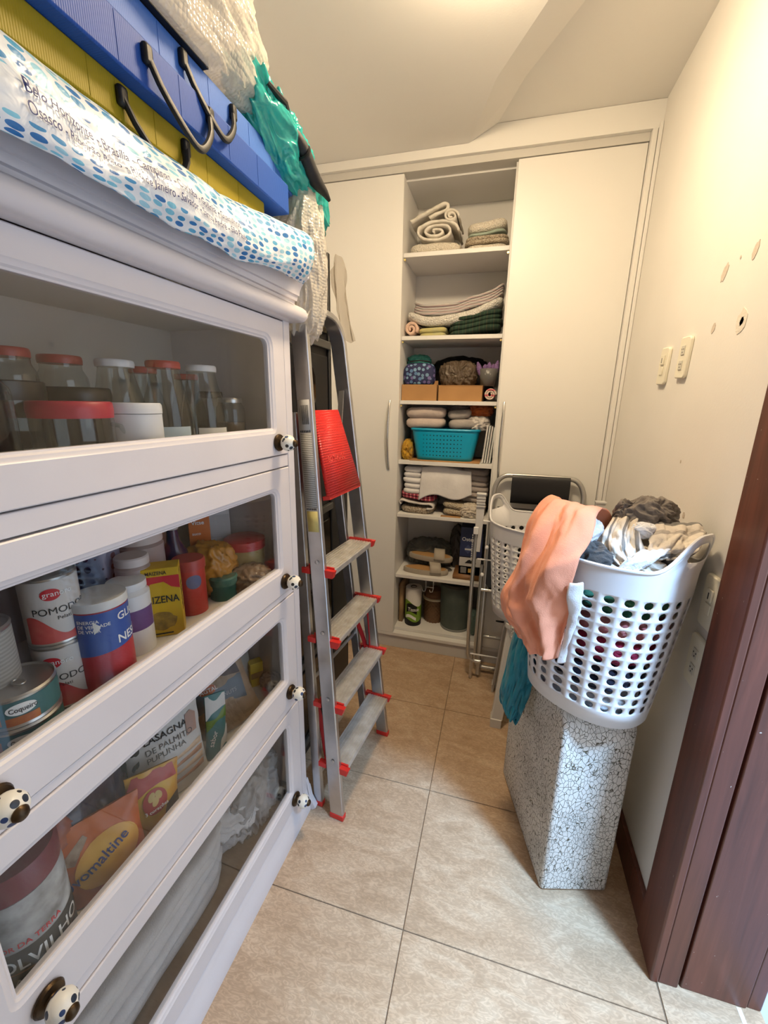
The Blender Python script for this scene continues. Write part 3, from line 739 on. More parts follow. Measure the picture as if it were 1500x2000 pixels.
lob('platform_edge', beam(MB(), [plat(0, .0) - pn * .008, plat(1, 0) - pn * .008], pn, .024, .012), RED)
lob('platform_arm', beam(MB(), [plat(.97, .75) - pn * .01, B0.lerp(B1, .93) - Wd * .018], D_, .018, .005), ALU)
# stickers on the near rail
def onrail(f, u, lift=.0109): 
    p = A0.lerp(A1, f); t = (A1 - A0).normalized(); n_ = t.cross(D_).normalized(); d_ = n_.cross(t).normalized()
    s_ = 1 if n_.y < 0 else -1
    return p + d_ * u + n_ * s_ * lift
def sticker(nm, z0, z1, m, u0=-.021, u1=.021, lift=.0109):
    lob(nm, MB().add([onrail(z0 / 1.6, u0, lift), onrail(z0 / 1.6, u1, lift), onrail(z1 / 1.6, u1, lift), onrail(z1 / 1.6, u0, lift)], [(0, 1, 2, 3)]), m, solid=.0004)
LABM = stripes('small_print_label', 'Z', .0065, [(0, (.42, .41, .38)), (.5, (.22, .215, .20))])
sticker('warning_label', 1.135, 1.36, LABM, -.019, .019)
sticker('sticker', 1.365, 1.455, M('label_silver', (.45, .44, .42), .4), -.019, .019)
for k in range(9): sticker('barcode_bar', 1.385, 1.44, INK, -.010 + .0028 * k, -.010 + .0028 * k + (.0016 if k % 2 else .0009), .0113)
for k in range(6):
    for zz in (1.128, 1.362): sticker('hazard_mark', zz, zz + .006, INK, -.018 + .006 * k, -.0148 + .006 * k, .0113)
sticker('yellow_label', 1.06, 1.125, M('label_yellow', (.55, .46, .16), .5), -.019, .019)
for a0, a1, ww in ((RB0.lerp(RB1, .44), Vector((-.455, 1.475, .40)), .022), (Vector((-.455, 1.475, .40)), B0.lerp(B1, .40) - Wd * .012, .012), (RA0.lerp(RA1, .36), Vector((-.515, 1.145, .20)), .020)):
    lob('red_strap', beam(MB(), [a0, a0.lerp(a1, .5) + Vector((.004, .006, -.006)), a1], Vector((.3, 1, 0)), ww, .003), M('red_webbing', (.42, .01, .015), .7))

# ================================================================== BLACK UNIT BEHIND THE LADDER
UB = (-.80, 1.40, 0)
un = thing('black_upright_unit', 'tall black panelled unit standing behind the ladder', 'cabinet', UB)
def uob(nm, mb, m, **k): return obj(nm, mb, m, un, loc=tuple(-c for c in UB), **k)
UX = -.660; y0, y1 = 1.185, 1.60
uob('lower_body', B(-.96, UX - .020, 1.602, 1.83, .02, 1.06), BLKM, bevel=.01)
uob('body', B(-.96, UX - .012, y0, y1, .02, 2.0), BLKM, bevel=.01)
DG = M('smoked_glass', (.018, .014, .011), .15)
GR = M('dark_grey_trim', (.06, .06, .057), .4)
for z0, z1, m in ((1.70, 1.94, DG), (1.08, 1.62, BLK), (.80, .98, DG), (.50, .72, DG), (.14, .42, DG)):
    uob('front_panel', B(UX - .0118, UX - .004, y0 + .03, y1 - .03, z0, z1), m, bevel=.006)
for z in (1.66, 1.03, .76, .46, .10): uob('cross_rail', B(UX - .0118, UX + .004, y0 + .012, y1 - .012, z - .014, z + .014), GR, bevel=.003)
for yy in (y0, y1 - .02): uob('side_trim', B(UX - .0118, UX, yy, yy + .02, .04, 1.98), BLKM, bevel=.004)
for yy in (y0 + .03, y1 - .05): uob('foot', B(-.9, -.70, yy, yy + .02, 0, .02), BLK)
rc = [(1.33, 1.22), (1.45, 1.22), (1.45, 1.54), (1.43, 1.57), (1.33, 1.57)]
uob('recess', MB().prism(rc, UX - .004, UX - .002, 'x'), M('gloss_black', (.004, .004, .004), .1))
pp = thing('paper_note', 'white paper slip tucked into the black unit behind the ladder', 'paper', (UX, 1.385, 1.30))
obj('sheet', MB().sheet(lambda u, v: (.004 + .004 * math.sin(3 * u), -.05 + .085 * u, .005 + .16 * v), 4, 4), M('paper_white', (.78, .74, .72), .7), pp, solid=.0006)
obj('printed_block', B(.0085, .009, -.03, .02, .10, .14), M('print_grey', (.45, .42, .42), .7), pp)

# ================================================================== THINGS ON TOP OF THE CABINET
ZT = 1.790
# dotted carrier bag
BL = .97
prof_b = catmull([(-.86, 0, 1.800), (-.70, 0, 1.832), (-.585, 0, 1.838), (-.535, 0, 1.822), (-.512, 0, 1.785), (-.508, 0, 1.745), (-.518, 0, 1.722)], 6)
def bagf(u, v):
    y = .10 + BL * u; p = lerp_path(prof_b, v)
    far = max(0, (u - .72) / .28)
    w1 = nz(y * 9, v * 4, 1.3); w2 = nz(y * 26, v * 9, 4.1); w3 = abs(nz(y * 14 + v * 8, v * 3 - y * 4, 8.8))
    e = max(0, min(1, (v - .3) / .3))
    return (p.x + e * (.010 * w1 + .002 * w2 - .006 * w3 + .03 * far * math.sin(PI * v)), y + .004 * nz(v * 6, y * 3) + .01 * far * v,
            max(p.z - .016 * (1 - u) * e + .006 * w1 * e + .0015 * w2 + .045 * far * (1 - .5 * v) * (1 if v > .3 else .5) + .005 * w3 * e, 1.795 if v < .6 else 1.70))
DOTB = dots_mat('dotted_film', (.72, .76, .80), [srgb(120, 190, 215), srgb(60, 140, 190), srgb(35, 110, 175), srgb(150, 200, 220), srgb(80, 160, 200)], 1.0, .40, 'UV', (40, 21, 1), True, .28, (.665, .85, .72))
bg = thing('carrier_bag', 'white plastic carrier bag with blue dots and city names draped over the cornice', 'plastic bag', (-.6, .6, 1.79))
bo = Vector((-.6, .6, 1.79))
obj('bag_film', MB().sheet(lambda u, v: Vector(bagf(u, v)) - bo, 150, 50), DOTB, bg, ang=0, solid=.0012)
def bagtext(u0, v0):
    def f(x, y):
        u = u0 + x / BL; v = v0 - y / .30
        p = Vector(bagf(u, v)); du = Vector(bagf(u + .004, v)) - p; dv = Vector(bagf(u, v + .01)) - p
        n_ = dv.cross(du).normalized()
        if n_.x < 0: n_ = -n_
        return p + n_ * .0042 - bo
    return f
text('bag_lettering', 'Belo Horizonte - Brasília - Campinas - Curitiba - Goiânia - Guarulhos', .0195, bg, bagtext(.316, .735), INKB, sx=.70, bold=True)
text('bag_lettering', 'Osasco - Ribeirão Preto - Rio de Janeiro - Salvador - Santo André - São Paulo', .0195, bg, bagtext(.316, .812), INKB, sx=.64, bold=True)

def corr(name, col):
    m, nt, b = newmat(name); L = nt.links; tc = N(nt, 'ShaderNodeTexCoord')
    wv = N(nt, 'ShaderNodeTexWave', i_Scale=95.0, bands_direction='Y'); L.new(tc.outputs['Object'], wv.inputs['Vector'])
    bp = N(nt, 'ShaderNodeBump', i_Strength=.16, i_Distance=.002); L.new(wv.outputs['Fac'], bp.inputs['Height']); L.new(bp.outputs[0], b.inputs['Normal'])
    b.inputs['Base Color'].default_value = c4(col); b.inputs['Roughness'].default_value = .55; b.inputs['Specular IOR Level'].default_value = .25; return m
BLUE = corr('blue_corrugated', (.016, .075, .34)); BLUE2 = corr('light_blue_corrugated', (.05, .15, .48)); YEL = corr('yellow_corrugated', (.30, .225, .008))
def case(label, m, x0, x1, y0, y1, z0, z1, hy, hz, sagz, reach):
    o0 = Vector(((x0 + x1) / 2, (y0 + y1) / 2, z0))
    t = thing('corrugated_case', label, 'case', tuple(o0), group='corrugated plastic cases on the cabinet')
    mb = B(x0, x1, y0, y1, z0, z1); mb.v = [tuple(Vector(p) - o0) for p in mb.v]
    obj('case_body', mb, m, t, bevel=.003)
    for yy in (hy[0] - .05, (hy[0] + hy[1]) / 2, hy[1] + .06, hy[1] + .16):
        if yy < y1 - .02:
            mb = B(x1, x1 + .0006, yy, yy + .0012, z0 + .004, z1 - .004); mb.v = [tuple(Vector(p) - o0) for p in mb.v]
            obj('crease_line', mb, m, t)
    pts = []
    for k in range(17):
        u = k / 16; s_ = math.sin(PI * u) ** .6
        pts.append(Vector((x1 + .004 + reach * s_, hy[0] + (hy[1] - hy[0]) * u + .008 * math.sin(2 * PI * u), hz - sagz * s_)) - o0)
    obj('carry_handle', MB().tube(pts, .0062, 8, flat=.75), BLK, t)
    for yy in hy:
        mb = B(x1 - .001, x1 + .010, yy - .008, yy + .008, hz - .014, hz + .012); mb.v = [tuple(Vector(p) - o0) for p in mb.v]
        obj('handle_clip', mb, BLK, t, bevel=.004)
    return t
case('yellow corrugated plastic case, lowest of the stack on the cabinet', YEL, -.86, -.575, .14, 1.00, 1.845, 1.898, (.605, .735), 1.876, .075, .022)
case('darker blue corrugated plastic case resting on the yellow one', BLUE, -.87, -.550, .12, 1.075, 1.8985, 1.962, (.635, .775), 1.940, .085, .024)
case('lighter blue corrugated plastic case on top of the stack', BLUE2, -.88, -.565, .58, 1.14, 1.9625, 2.020, (.735, .872), 2.000, .080, .022)
tag(obj('shaded_case_end', B(-.88, -.567, .10, .575, 1.9625, 2.018), BLUE, bevel=.003), 'left end of the light blue case at the picture edge, fold shade put into its colour', 'folder')  # same case continued, the shade of its fold painted as a darker blue
t = thing('black_framed_board', 'flat board with black edge lying under the bubble wrap', 'board', (-.70, .45, 2.0205))
obj('board_panel', B(-.16, .13, -.33, .33, 0, .010), M('board_grey', (.5, .47, .42), .6), t)
for x0, x1, y0, y1 in ((.1302, .145, -.345, .345), (-.16, .13, .3302, .345), (-.16, .13, -.345, -.3302)): obj('board_edge', B(x0, x1, y0, y1, 0, .014), BLK, t)
tag(obj('bubble_wrapped_parcel', crumple(.36, .92, .25, 3, .16, 2.0, 6, 3.2), BUB, loc=(-.70, .58, 2.034), rot=(0, .08, 0), ang=0), 'large parcel in bubble wrap on top of the blue cases', 'parcel')
tag(obj('bubble_wrap_sheet', crumple(.13, .13, .38, 11, .24, 1.7, 6, 3.0, flat=False, oct=2), BUB, loc=(-.580, 1.185, 1.605), ang=0), 'bubble wrap hanging down beside the cabinet cornice', 'bubble wrap')
tag(obj('teal_plastic_bag', crumple(.11, .44, .13, 23, .36, 1.7, 6, 2.4, flat=False, oct=3, stretch=(1, 1.5, 1)), TEAL, loc=(-.590, 1.10, 1.965), rot=(-.30, .15, .0), ang=0), 'crumpled teal plastic bag at the end of the parcel', 'plastic bag')
um = thing('folded_umbrella', 'black folded umbrella poking out of the teal bag', 'umbrella', (-.525, 1.065, 2.055))
um.rotation_euler = (-.42, 0, -.1)
obj('canopy_roll', MB().tube([(0, -.02 + .025 * k, .008 * math.sin(k)) for k in range(9)], [.006, .012, .016, .018, .018, .017, .014, .010, .005], 10), M('umbrella_black', (.01, .01, .012), .6, bump=(60, .4, .004)), um)
obj('handle', MB().tube([(0, -.02, 0), (.01, -.06, .01), (.0, -.11, .0)], [.010, .008, .006], 8), BLK, um)
obj('strap', MB().tube([(0.018 * math.cos(a), .04, .018 * math.sin(a)) for a in [i * PI / 6 for i in range(12)]], .004, 6, True), BLK, um)
def clf(u, v): 
    s_ = .032 * (1 - .25 * v) 
    return (-.640 + .010 * nz(u * 5, v * 4) + s_ * (u - .5) * 2 + .05 * v * v, 1.625 + .02 * math.sin(u * 9 + v * 3), 1.98 - .30 * v + .01 * nz(u * 6 + 3, v * 2) - .05 * (u - .5) ** 2 * 4 * (1 - v))
tag(obj('clear_plastic_sleeve', MB().sheet(clf, 24, 24), CLEARF, ang=0, solid=.0006), 'thin clear plastic sleeve hanging beside the wardrobe door', 'plastic sleeve')

# ================================================================== FOOD AND JARS IN THE CABINET
TIN = M('tin', (.55, .54, .52), .3, .9)
F1, F2, F3, F4 = 1.3455, .9355, .5405, .1185
def jar(name, label, loc, r, h, lid, lid_h=.014, shape='straight', fill=None, fill_h=.0, group=None, neck=.8):
    t = thing(name, label, 'jar' if shape != 'bottle' else 'bottle', loc, group=group)
    if shape == 'bottle': pr = [(.001, .002), (r * .92, .0), (r, .012), (r, h * .32), (r * .92, h * .5), (r * .70, h * .75), (r * .60, h * .90), (r * .60, h - lid_h)]; lr = r * .66
    else: pr = [(.001, .002), (r * .93, .0), (r, .010), (r, h * .70), (r * .97, h * .78), (r * neck, h * .86), (r * neck, h - lid_h)]; lr = r * neck * 1.05
    obj('glass_body', MB().lathe(pr, 30, cap=False), JAR, t, ang=60)
    if fill: obj('contents', MB().lathe([(.001, .004), (r * .9, .004), (r * .94, .012), (r * .94, fill_h), (.001, fill_h)], 24), fill, t)
    obj('lid', MB().lathe([(lr, h - lid_h), (lr * 1.02, h - lid_h * .5), (lr, h - .002), (lr * .95, h), (.001, h)], 30), lid, t, ang=50)
    return t
LIDR = M('lid_red', (.42, .045, .04), .4); LIDW = M('lid_white', (.72, .73, .76), .4); LIDB = M('lid_black', (.02, .018, .016), .35)
jar('glass_jar', 'tall glass jar with faded red lid at the back, left one', (-.86, .575, F1), .042, .190, LIDR, .016, group='jars with red lids')
jar('glass_jar', 'tall glass jar with faded red lid at the back, right one', (-.86, .672, F1), .044, .186, LIDR, .016, group='jars with red lids')
jar('glass_bottle', 'conical glass bottle with white lid behind the white tub', (-.76, .705, F1), .052, .180, LIDW, .014, 'bottle')
jar('glass_bottle', 'small red-lidded bottle standing behind the labelled bottle', (-.83, .845, F1), .045, .178, LIDR, .014, 'bottle')
t = jar('glass_bottle', 'conical glass bottle with red lid and blue paper label', (-.695, .762, F1), .050, .182, LIDR, .014, 'bottle')
obj('paper_label', cyl_patch(.050, -1.3, .1, .012, .05), M('label_bluewhite', (.45, .55, .62), .7), t); text('label_print', 'R.E. F', .016, t, on_cyl(.0505, -.9, .016), INK)
t = jar('glass_bottle', 'conical glass bottle with white lid and white paper label', (-.700, .885, F1), .052, .184, LIDW, .014, 'bottle')
obj('paper_label', cyl_patch(.052, -1.2, .2, .012, .042), M('label_white', (.7, .69, .66), .7), t)
jar('glass_bottle', 'red-lidded jar in the far back corner of the top compartment', (-.84, 1.000, F1), .045, .172, LIDR, .014, 'bottle')
jar('glass_jar', 'small clear jar with metal lid at the right of the top compartment', (-.690, .975, F1), .036, .112, TIN, .012, fill=M('brown_grain', (.12, .08, .05), .9), fill_h=.05)
jar('glass_jar', 'small jar with dark lid behind the metal-lidded jar', (-.78, 1.015, F1), .038, .128, LIDB, .018)
jar('storage_jar', 'wide jar with black lid in the second row, left one', (-.775, .500, F1), .060, .130, LIDB, .030, group='black-lidded storage jars', neck=.93)
jar('storage_jar', 'wide jar with black lid in the second row, right one', (-.775, .625, F1), .058, .124, LIDB, .030, group='black-lidded storage jars', neck=.93)
t = jar('handled_jar', 'wide glass jar with bright pinkish red lid at the front', (-.672, .530, F1), .057, .100, M('lid_crimson', (.42, .02, .045), .4), .026, neck=.96)
obj('jar_handle', MB().tube([(.02, .053, .062), (.02, .070, .058), (.02, .080, .040), (.02, .078, .020), (.02, .056, .010)], .004, 8), JAR, t)
jar('storage_jar', 'big glass jar at the left picture edge of the top compartment', (-.70, .395, F1), .060, .150, JAR, .02)
t = thing('plastic_tub', 'plain white plastic tub beside the red-lidded jar', 'tub', (-.672, .648, F1))
obj('tub_body', MB().lathe([(.001, 0), (.047, 0), (.049, .006), (.0495, .078), (.001, .078)], 36), M('tub_white', (.72, .73, .76), .5, bump=(200, .1, .001)), t)
obj('tub_lid', MB().lathe([(.0505, .079), (.0505, .094), (.048, .098), (.001, .098)], 36), M('tub_white', (.72, .73, .76), .5), t)

# --- second compartment
def can(name, label, loc, r, h, m, group=None, ring=False, cat='can'):
    t = thing(name, label, cat, loc, group=group)
    obj('can_body', MB().lathe([(.001, .001), (r * .95, 0), (r, .003), (r * .98, .006), (r * .98, h - .006), (r, h - .003), (r * .95, h), (r * .93, h - .004), (.001, h - .004)], 40), TIN, t, ang=30)
    obj('can_label', MB().lathe([(r * .985, .007), (r * .985, h - .007)], 40, cap=False), m, t)
    if ring: obj('pull_ring', MB().tube([(.010 * math.cos(a) + .008, .007 * math.sin(a), h - .001) for a in [i * PI / 6 for i in range(12)]], .0013, 6, True), TIN, t)
    return t
CANW = M('tomato_label_white', (.60, .56, .53), .5); TOMR = M('tomato_red', (.48, .035, .045), .5, var=(30, (.60, .12, .10)))
for k, (lab, z) in enumerate((('lower tomato can of the stack, cream label with red tomatoes', F2), ('upper tomato can of the stack, cream label with red tomatoes', F2 + .120))):
    t = can('tomato_can', lab, (-.705, .466, z), .041, .1195, CANW, 'stacked tomato cans')
    r = .0404
    obj('label_fruit', cyl_patch(r, -1.6, .3, .006, .006 + .03, 24, .0004, lambda u, v: v * .018 * math.sin(u * 5 + k)), TOMR, t)
    a0 = -1.05 if k else -1.45
    obj('label_badge', cyl_patch(r, a0 + .12, a0 + .80, .080, .100, 20, .0005, lambda u, v: (v - .5) * -.02 * (1 - math.sqrt(max(0, 1 - (2 * u - 1) ** 2)))), INKR, t)
    text('label_brand', 'granoro', .0125, t, on_cyl(r, a0 + .2, .087, .001), INKW)
    text('label_print', 'POMODORI', .0165, t, on_cyl(r, a0 - .25, .056, .0008), INK)
    text('label_print', 'Pelati', .009, t, on_cyl(r, a0 + .55, .045, .0008), INK)
GRC = stripes('ribbed_grey_label', 'Z', .006, [(0, (.30, .29, .27)), (.5, (.38, .37, .34))])
can('food_can', 'grey ribbed can at the left picture edge beside the tomato cans', (-.72, .360, F2), .046, .19, GRC)
TUNG = M('tuna_green', (.055, .15, .15), .45); TUNO = M('tuna_orange', (.55, .20, .05), .5, var=(40, (.35, .10, .03)))
for k, lab in enumerate(('lower tuna can with green label and oval badge', 'upper tuna can with green label and pull ring')):
    t = can('tuna_can', lab, (-.672, .372, F2 + .052 * k), .050, .0515, TUNG, 'stacked tuna cans', ring=True); r = .0493
    a0 = -.85 - .12 * (1 - k)
    obj('label_picture', cyl_patch(r, a0 - .75, a0 - .15, .010, .034, 20, .0005, lambda u, v: v * .008 * math.sin(u * 3)), TUNO, t)
    obj('label_picture', cyl_patch(r, a0 - .05, a0 + .75, .007, .020, 20, .0004), TUNO, t)
    obj('label_badge', cyl_patch(r, a0 - .02, a0 + .72, .022, .040, 24, .0006, lambda u, v: (v - .5) * -.018 * (1 - math.sqrt(max(0, 1 - (2 * u - 1) ** 2)))), INKW, t)
    text('label_brand', 'Coqueiro', .0105, t, on_cyl(r, a0 + .06, .0275, .0012), INK, bold=True, sx=.8)
t = thing('powder_tub', 'red and blue drink powder tub with translucent lid', 'tub', (-.662, .512, F2)); r = .044
obj('tub_body', MB().lathe([(.001, 0), (r * .93, 0), (r * .97, .012), (r, .03), (r, .165), (.001, .165)], 40), M('powder_red', (.42, .012, .03), .4, var=(10, (.50, .04, .05))), t)
obj('blue_band', cyl_patch(r, -PI, PI, .085, .163, 48, .0005, lambda u, v: (1 - v) * (.035 * u - .012)), M('powder_blue', (.035, .09, .36), .4), t)
obj('white_arrow', cyl_patch(r, -.95, -.72, .126, .150, 6, .0009, lambda u, v: -.010 * (v - .5) * u * 2), INKW, t)
text('label_print', 'ENERGIA\nDE VERDADE\nDE VIVER', .0085, t, on_cyl(r, -1.52, .146, .001), INKW, bold=True)
text('label_print', 'GLICE', .020, t, on_cyl(r, -.12, .140, .001), INKW, bold=True)
text('label_print', 'NESCAU', .022, t, on_cyl(r, -.22, .098, .001), INKW, bold=True)
text('label_print', '350g', .010, t, on_cyl(r, -.30, .022, .001), M('ink_orange', (.8, .3, .05), .5))
obj('tub_lid', MB().lathe([(r * .96, .166), (r * 1.03, .166), (r * 1.03, .178), (r, .181), (.001, .181)], 40), M('lid_translucent', (.62, .63, .65), .35), t)
t = thing('plastic_tub', 'white plastic tub with purple label behind the drink powder', 'tub', (-.715, .618, F2)); r = .040
obj('tub_body', MB().lathe([(.001, 0), (r, 0), (r, .13), (.03, .14), (.001, .14)], 32), WHP, t)
obj('purple_label', cyl_patch(r, -2.2, .6, .055, .10), M('label_purple', (.16, .07, .24), .5), t); obj('printed_block', cyl_patch(r, -1.2, -.8, .03, .05, 8), M('print_grey', (.45, .42, .42), .7), t)
obj('tub_lid', MB().lathe([(r * .9, .141), (r * .9, .155), (.001, .158)], 32), WHP, t)
# corn starch box
t = thing('starch_box', 'yellow corn starch box reading MAIZENA', 'box', (-.705, .690, F2), rotz=math.radians(38))
YB_ = M('starch_yellow', (.66, .44, .015), .5, var=(18, (.58, .36, .01)))
obj('carton', B(-.043, .043, -.024, .024, 0, .162), YB_, t, bevel=.001)
obj('red_band', MB().prism([(-.043, .112), (-.026, .116), (-.014, .128), (.012, .131), (.026, .118), (.043, .113), (.043, .144), (-.043, .144)], -.0246, -.0241, 'y'), INKR, t)
text('brand_print', 'MAIZENA', .0235, t, on_front(-.0415, .082, -.0243), INK, bold=True, sx=.80); text('brand_print', 'MAIZENA', .012, t, on_front(-.022, .148, -.0243), INK, bold=True, sx=.8)
text('brand_print', 'MAIZENA', .012, t, lambda x, y: (.0436, -.018 + x * .55, .146 + y), INK, bold=True)
for k in range(6): obj('side_print', B(.0431, .0436, -.016, .012 - .004 * (k % 3), .055 + .012 * k, .060 + .012 * k), M('ink_brown', (.18, .09, .01), .6), t)
pts = [(.030 * math.cos(a) * (1 + .25 * nz(a * 3)), .038 + .022 * math.sin(a) * (1 + .25 * nz(a * 2 + 5))) for a in [2 * PI * k / 24 for k in range(24)]]
obj('front_picture', MB().prism(pts, -.0244, -.0241, 'y'), M('picture_ochre', (.42, .27, .04), .6, var=(60, (.22, .14, .03))), t)
obj('weight_print', B(-.025, .02, -.0245, -.0241, .006, .009), INK, t)
t = thing('plastic_jar', 'red plastic jar with red lid next to the starch box', 'jar', (-.715, .795, F2)); r = .036
obj('jar_body', MB().lathe([(.001, 0), (r, 0), (r, .115), (.001, .115)], 30), M('jar_red', (.50, .04, .03), .4), t)
obj('label_badge', cyl_patch(r, -1.1, -.1, .070, .105, 20, .0006, lambda u, v: (v - .5) * -.03 * (1 - math.sqrt(max(0, 1 - (2 * u - 1) ** 2)))), M('badge_blue', (.10, .12, .25), .5), t)
obj('lid', MB().lathe([(r * 1.07, .116), (r * 1.07, .135), (r, .14), (.001, .14)], 30), LIDR, t)
for lab, loc, r, h in (('large white lidded tub, upper of the two behind the starch box', (-.80, .74, F2), .052, .215), ('smaller white capped jar left of the large white tub', (-.745, .665, F2), .034, .190)):
    t = thing('plastic_tub', lab, 'tub', loc)
    obj('tub_body', MB().lathe([(.001, 0), (r, 0), (r, h * .86), (r * .8, h * .9), (.001, h * .9)], 32), M('smoke_plastic', (.40, .34, .33), .35), t)
    obj('tub_lid', MB().lathe([(r * .98, h * .9), (r * .98, h - .003), (r * .9, h), (.001, h)], 32), M('lid_offwhite', (.66, .60, .58), .45), t)
for lab, loc in (('blue tin behind the tomato cans with basket-hole reflections painted as spots, left one', (-.82, .545, F2)), ('blue tin behind the drink powder with basket-hole reflections painted as spots, right one', (-.82, .645, F2))):
    can('reflection_spot_tin', lab, loc, .046, .22, dots_mat('reflection_spot_tin_%d' % int(loc[1] * 1000), (.20, .24, .36), [(.02, .02, .06), (.12, .06, .08)], 42, .36, 'Object', film=True, rand=.2), 'tins with painted reflection spots', cat='tin')  # spots paint the basket holes mirrored in the glass door onto the tins
t = thing('sauce_bottle', 'dark purple bottle with pale cap at the back', 'bottle', (-.80, .845, F2))
obj('bottle_body', MB().lathe([(.001, 0), (.034, 0), (.036, .02), (.036, .12), (.016, .16), (.013, .19), (.001, .19)], 24), M('purple_glass', (.05, .012, .06), .15), t)
obj('bottle_cap', MB().lathe([(.015, .191), (.015, .225), (.001, .226)], 20), M('lid_offwhite', (.66, .60, .58), .45), t); obj('neck_label', cyl_patch(.037, -1.5, .2, .06, .10), M('label_lilac', (.35, .25, .36), .6), t)
def carton(name, label, cat, loc, rz, w_, d_, h_, m, bands=(), words=()):
    t = thing(name, label, cat, loc, rotz=rz)
    obj('carton', B(-w_ / 2, w_ / 2, -d_ / 2, d_ / 2, 0, h_), m, t, bevel=.0012)
    for z0, z1, mm in bands: obj('colour_band', B(-w_ / 2 + .001, w_ / 2 - .001, -d_ / 2 - .0006, -d_ / 2 - .0001, z0, z1), mm, t)
    for s_, sz, x, z, mm in words: text('carton_print', s_, sz, t, on_front(x, z, -d_ / 2 - .0007), mm, bold=True)
    return t
carton('orange_carton', 'bright orange carton at the back beside the white one', 'carton', (-.80, .945, F2), .75, .055, .035, .21, M('carton_orange', (.62, .15, .02), .5), ((0, .07, M('carton_amber', (.60, .30, .03), .5)),), (('Vitae', .016, -.02, .18, INKW), ('suco', .012, -.02, .15, INKW)))
carton('white_carton', 'white carton with yellow fruit base in the far back corner', 'carton', (-.795, 1.02, F2), .75, .065, .04, .215, M('carton_white', (.60, .60, .62), .5), ((.0, .07, M('carton_fruit', (.55, .40, .04), .5, var=(40, (.4, .2, .02)))), (.12, .19, M('print_pale', (.48, .48, .5), .6))), ())
tag(obj('snack_bag', crumple(.13, .12, .15, 31, .3, 2.2), M('orange_film', (.55, .24, .03), .3, var=(22, (.35, .16, .02))), loc=(-.745, .905, F2), ang=0), 'orange crackly snack bag behind the round green tin', 'bag')
t = thing('round_tin', 'low round green tin lying by the nut bag', 'tin', (-.688, .885, F2))
obj('tin_body', MB().lathe([(.001, 0), (.036, 0), (.036, .040), (.001, .040)], 32), M('tin_green', (.01, .10, .085), .35), t); obj('tin_lid', MB().lathe([(.0375, .0405), (.0375, .058), (.034, .062), (.001, .062)], 32), M('tin_green_lid', (.03, .14, .11), .35, var=(50, (.10, .22, .18))), t)
tag(obj('nut_bag', crumple(.10, .11, .075, 41, .28, 2.0), plastic_film('nut_film', (.34, .22, .13), .9, 60, 20, .25), loc=(-.645, .945, F2), ang=0), 'small clear bag of brown nuts near the glass', 'bag')
t = thing('food_container', 'clear food container with red lid at the far end', 'container', (-.70, 1.010, F2))
obj('container_body', MB().lathe([(.001, 0), (.046, 0), (.055, .06), (.055, .10)], 32, cap=False), M('container_amber', (.36, .26, .10), .3), t); obj('container_lid', MB().lathe([(.058, .100), (.058, .125), (.05, .13), (.001, .13)], 32), M('lid_strawberry', (.45, .03, .03), .35), t)

# --- third compartment
t = thing('starch_jar', 'big jar of sour manioc starch with maroon lid', 'jar', (-.682, .318, F3)); r = .060
def flour(): return M('flour_white', (.52, .52, .52), .8, var=(22, (.20, .19, .18)))
obj('jar_body', MB().lathe([(.001, 0), (r * .95, 0), (r, .01), (r, .165), (r * .96, .185), (.001, .187)], 44), flour(), t)
obj('dark_label', cyl_patch(r, -PI, PI, .006, .098, 48, .0004), M('label_black', (.025, .022, .018), .5, var=(14, (.06, .05, .035))), t)
obj('gold_line', cyl_patch(r, -PI, PI, .055, .0565, 48, .0006), M('ink_copper', (.35, .12, .06), .5), t)
text('label_print', 'POLVILHO', .032, t, on_cyl(r, -1.45, .062, .0012), INKW, bold=True, sx=.9); text('label_print', 'Azedo', .027, t, on_cyl(r, -1.0, .026, .0012), INKW)
text('label_print', 'SABOR DA TERRA', .013, t, on_cyl(r, -1.42, .104, .0010), INKR, bold=True, sx=.95)
obj('jar_lid', MB().lathe([(r * .99, .188), (r * 1.0, .225), (r * .94, .232), (.001, .232)], 44), M('lid_maroon', (.16, .012, .028), .4), t)
def bagthing(name, label, loc, rz, m, w_, h_, th, seed, lean=0.0, roll=0.0):
    t = thing(name, label, 'bag', loc, rot=(-lean, roll, rz))
    return t, pouch('film', m, t, w_, h_, th, seed)
def picture(t, f, pts, m, lift=.0014, nm='printed_picture', n=5):
    """flat print patch given by polygon in (x,z) laid on the pouch front"""
    xs = [p[0] for p in pts]; zs = [p[1] for p in pts]; cx = sum(xs) / len(xs); cz = sum(zs) / len(zs); vs = [(cx, f(cx, cz) - lift, cz)]; fs = []; k = len(pts)
    for j in range(1, n + 1):
        for x, z in pts:
            X = cx + (x - cx) * j / n; Z = cz + (z - cz) * j / n; vs.append((X, f(X, Z) - lift, Z))
    for i in range(k): fs.append((0, 1 + i, 1 + (i + 1) % k))
    for j in range(n - 1):
        for i in range(k): a = 1 + j * k; fs.append((a + i, a + (i + 1) % k, a + k + (i + 1) % k, a + k + i))
    obj(nm, MB().add(vs, fs), m, t, ang=0)
def ell(cx, cz, a, b, n=20, rot=0): return [(cx + a * math.cos(q) * math.cos(rot) - b * math.sin(q) * math.sin(rot), cz + a * math.cos(q) * math.sin(rot) + b * math.sin(q) * math.cos(rot)) for q in [2 * PI * i / n for i in range(n)]]
ORG = M('malt_orange', (.55, .13, .02), .32, var=(9, (.42, .08, .015)))
t, f = bagthing('malt_drink_bag', 'orange malt drink bag reading Ovomaltine', (-.668, .440, F3), math.radians(62), ORG, .150, .150, .05, 2, .12)
picture(t, f, ell(.008, .068, .056, .046, 28, .5), M('malt_yellow', (.66, .36, .05), .35, var=(16, (.60, .27, .03))), .0010, n=8)
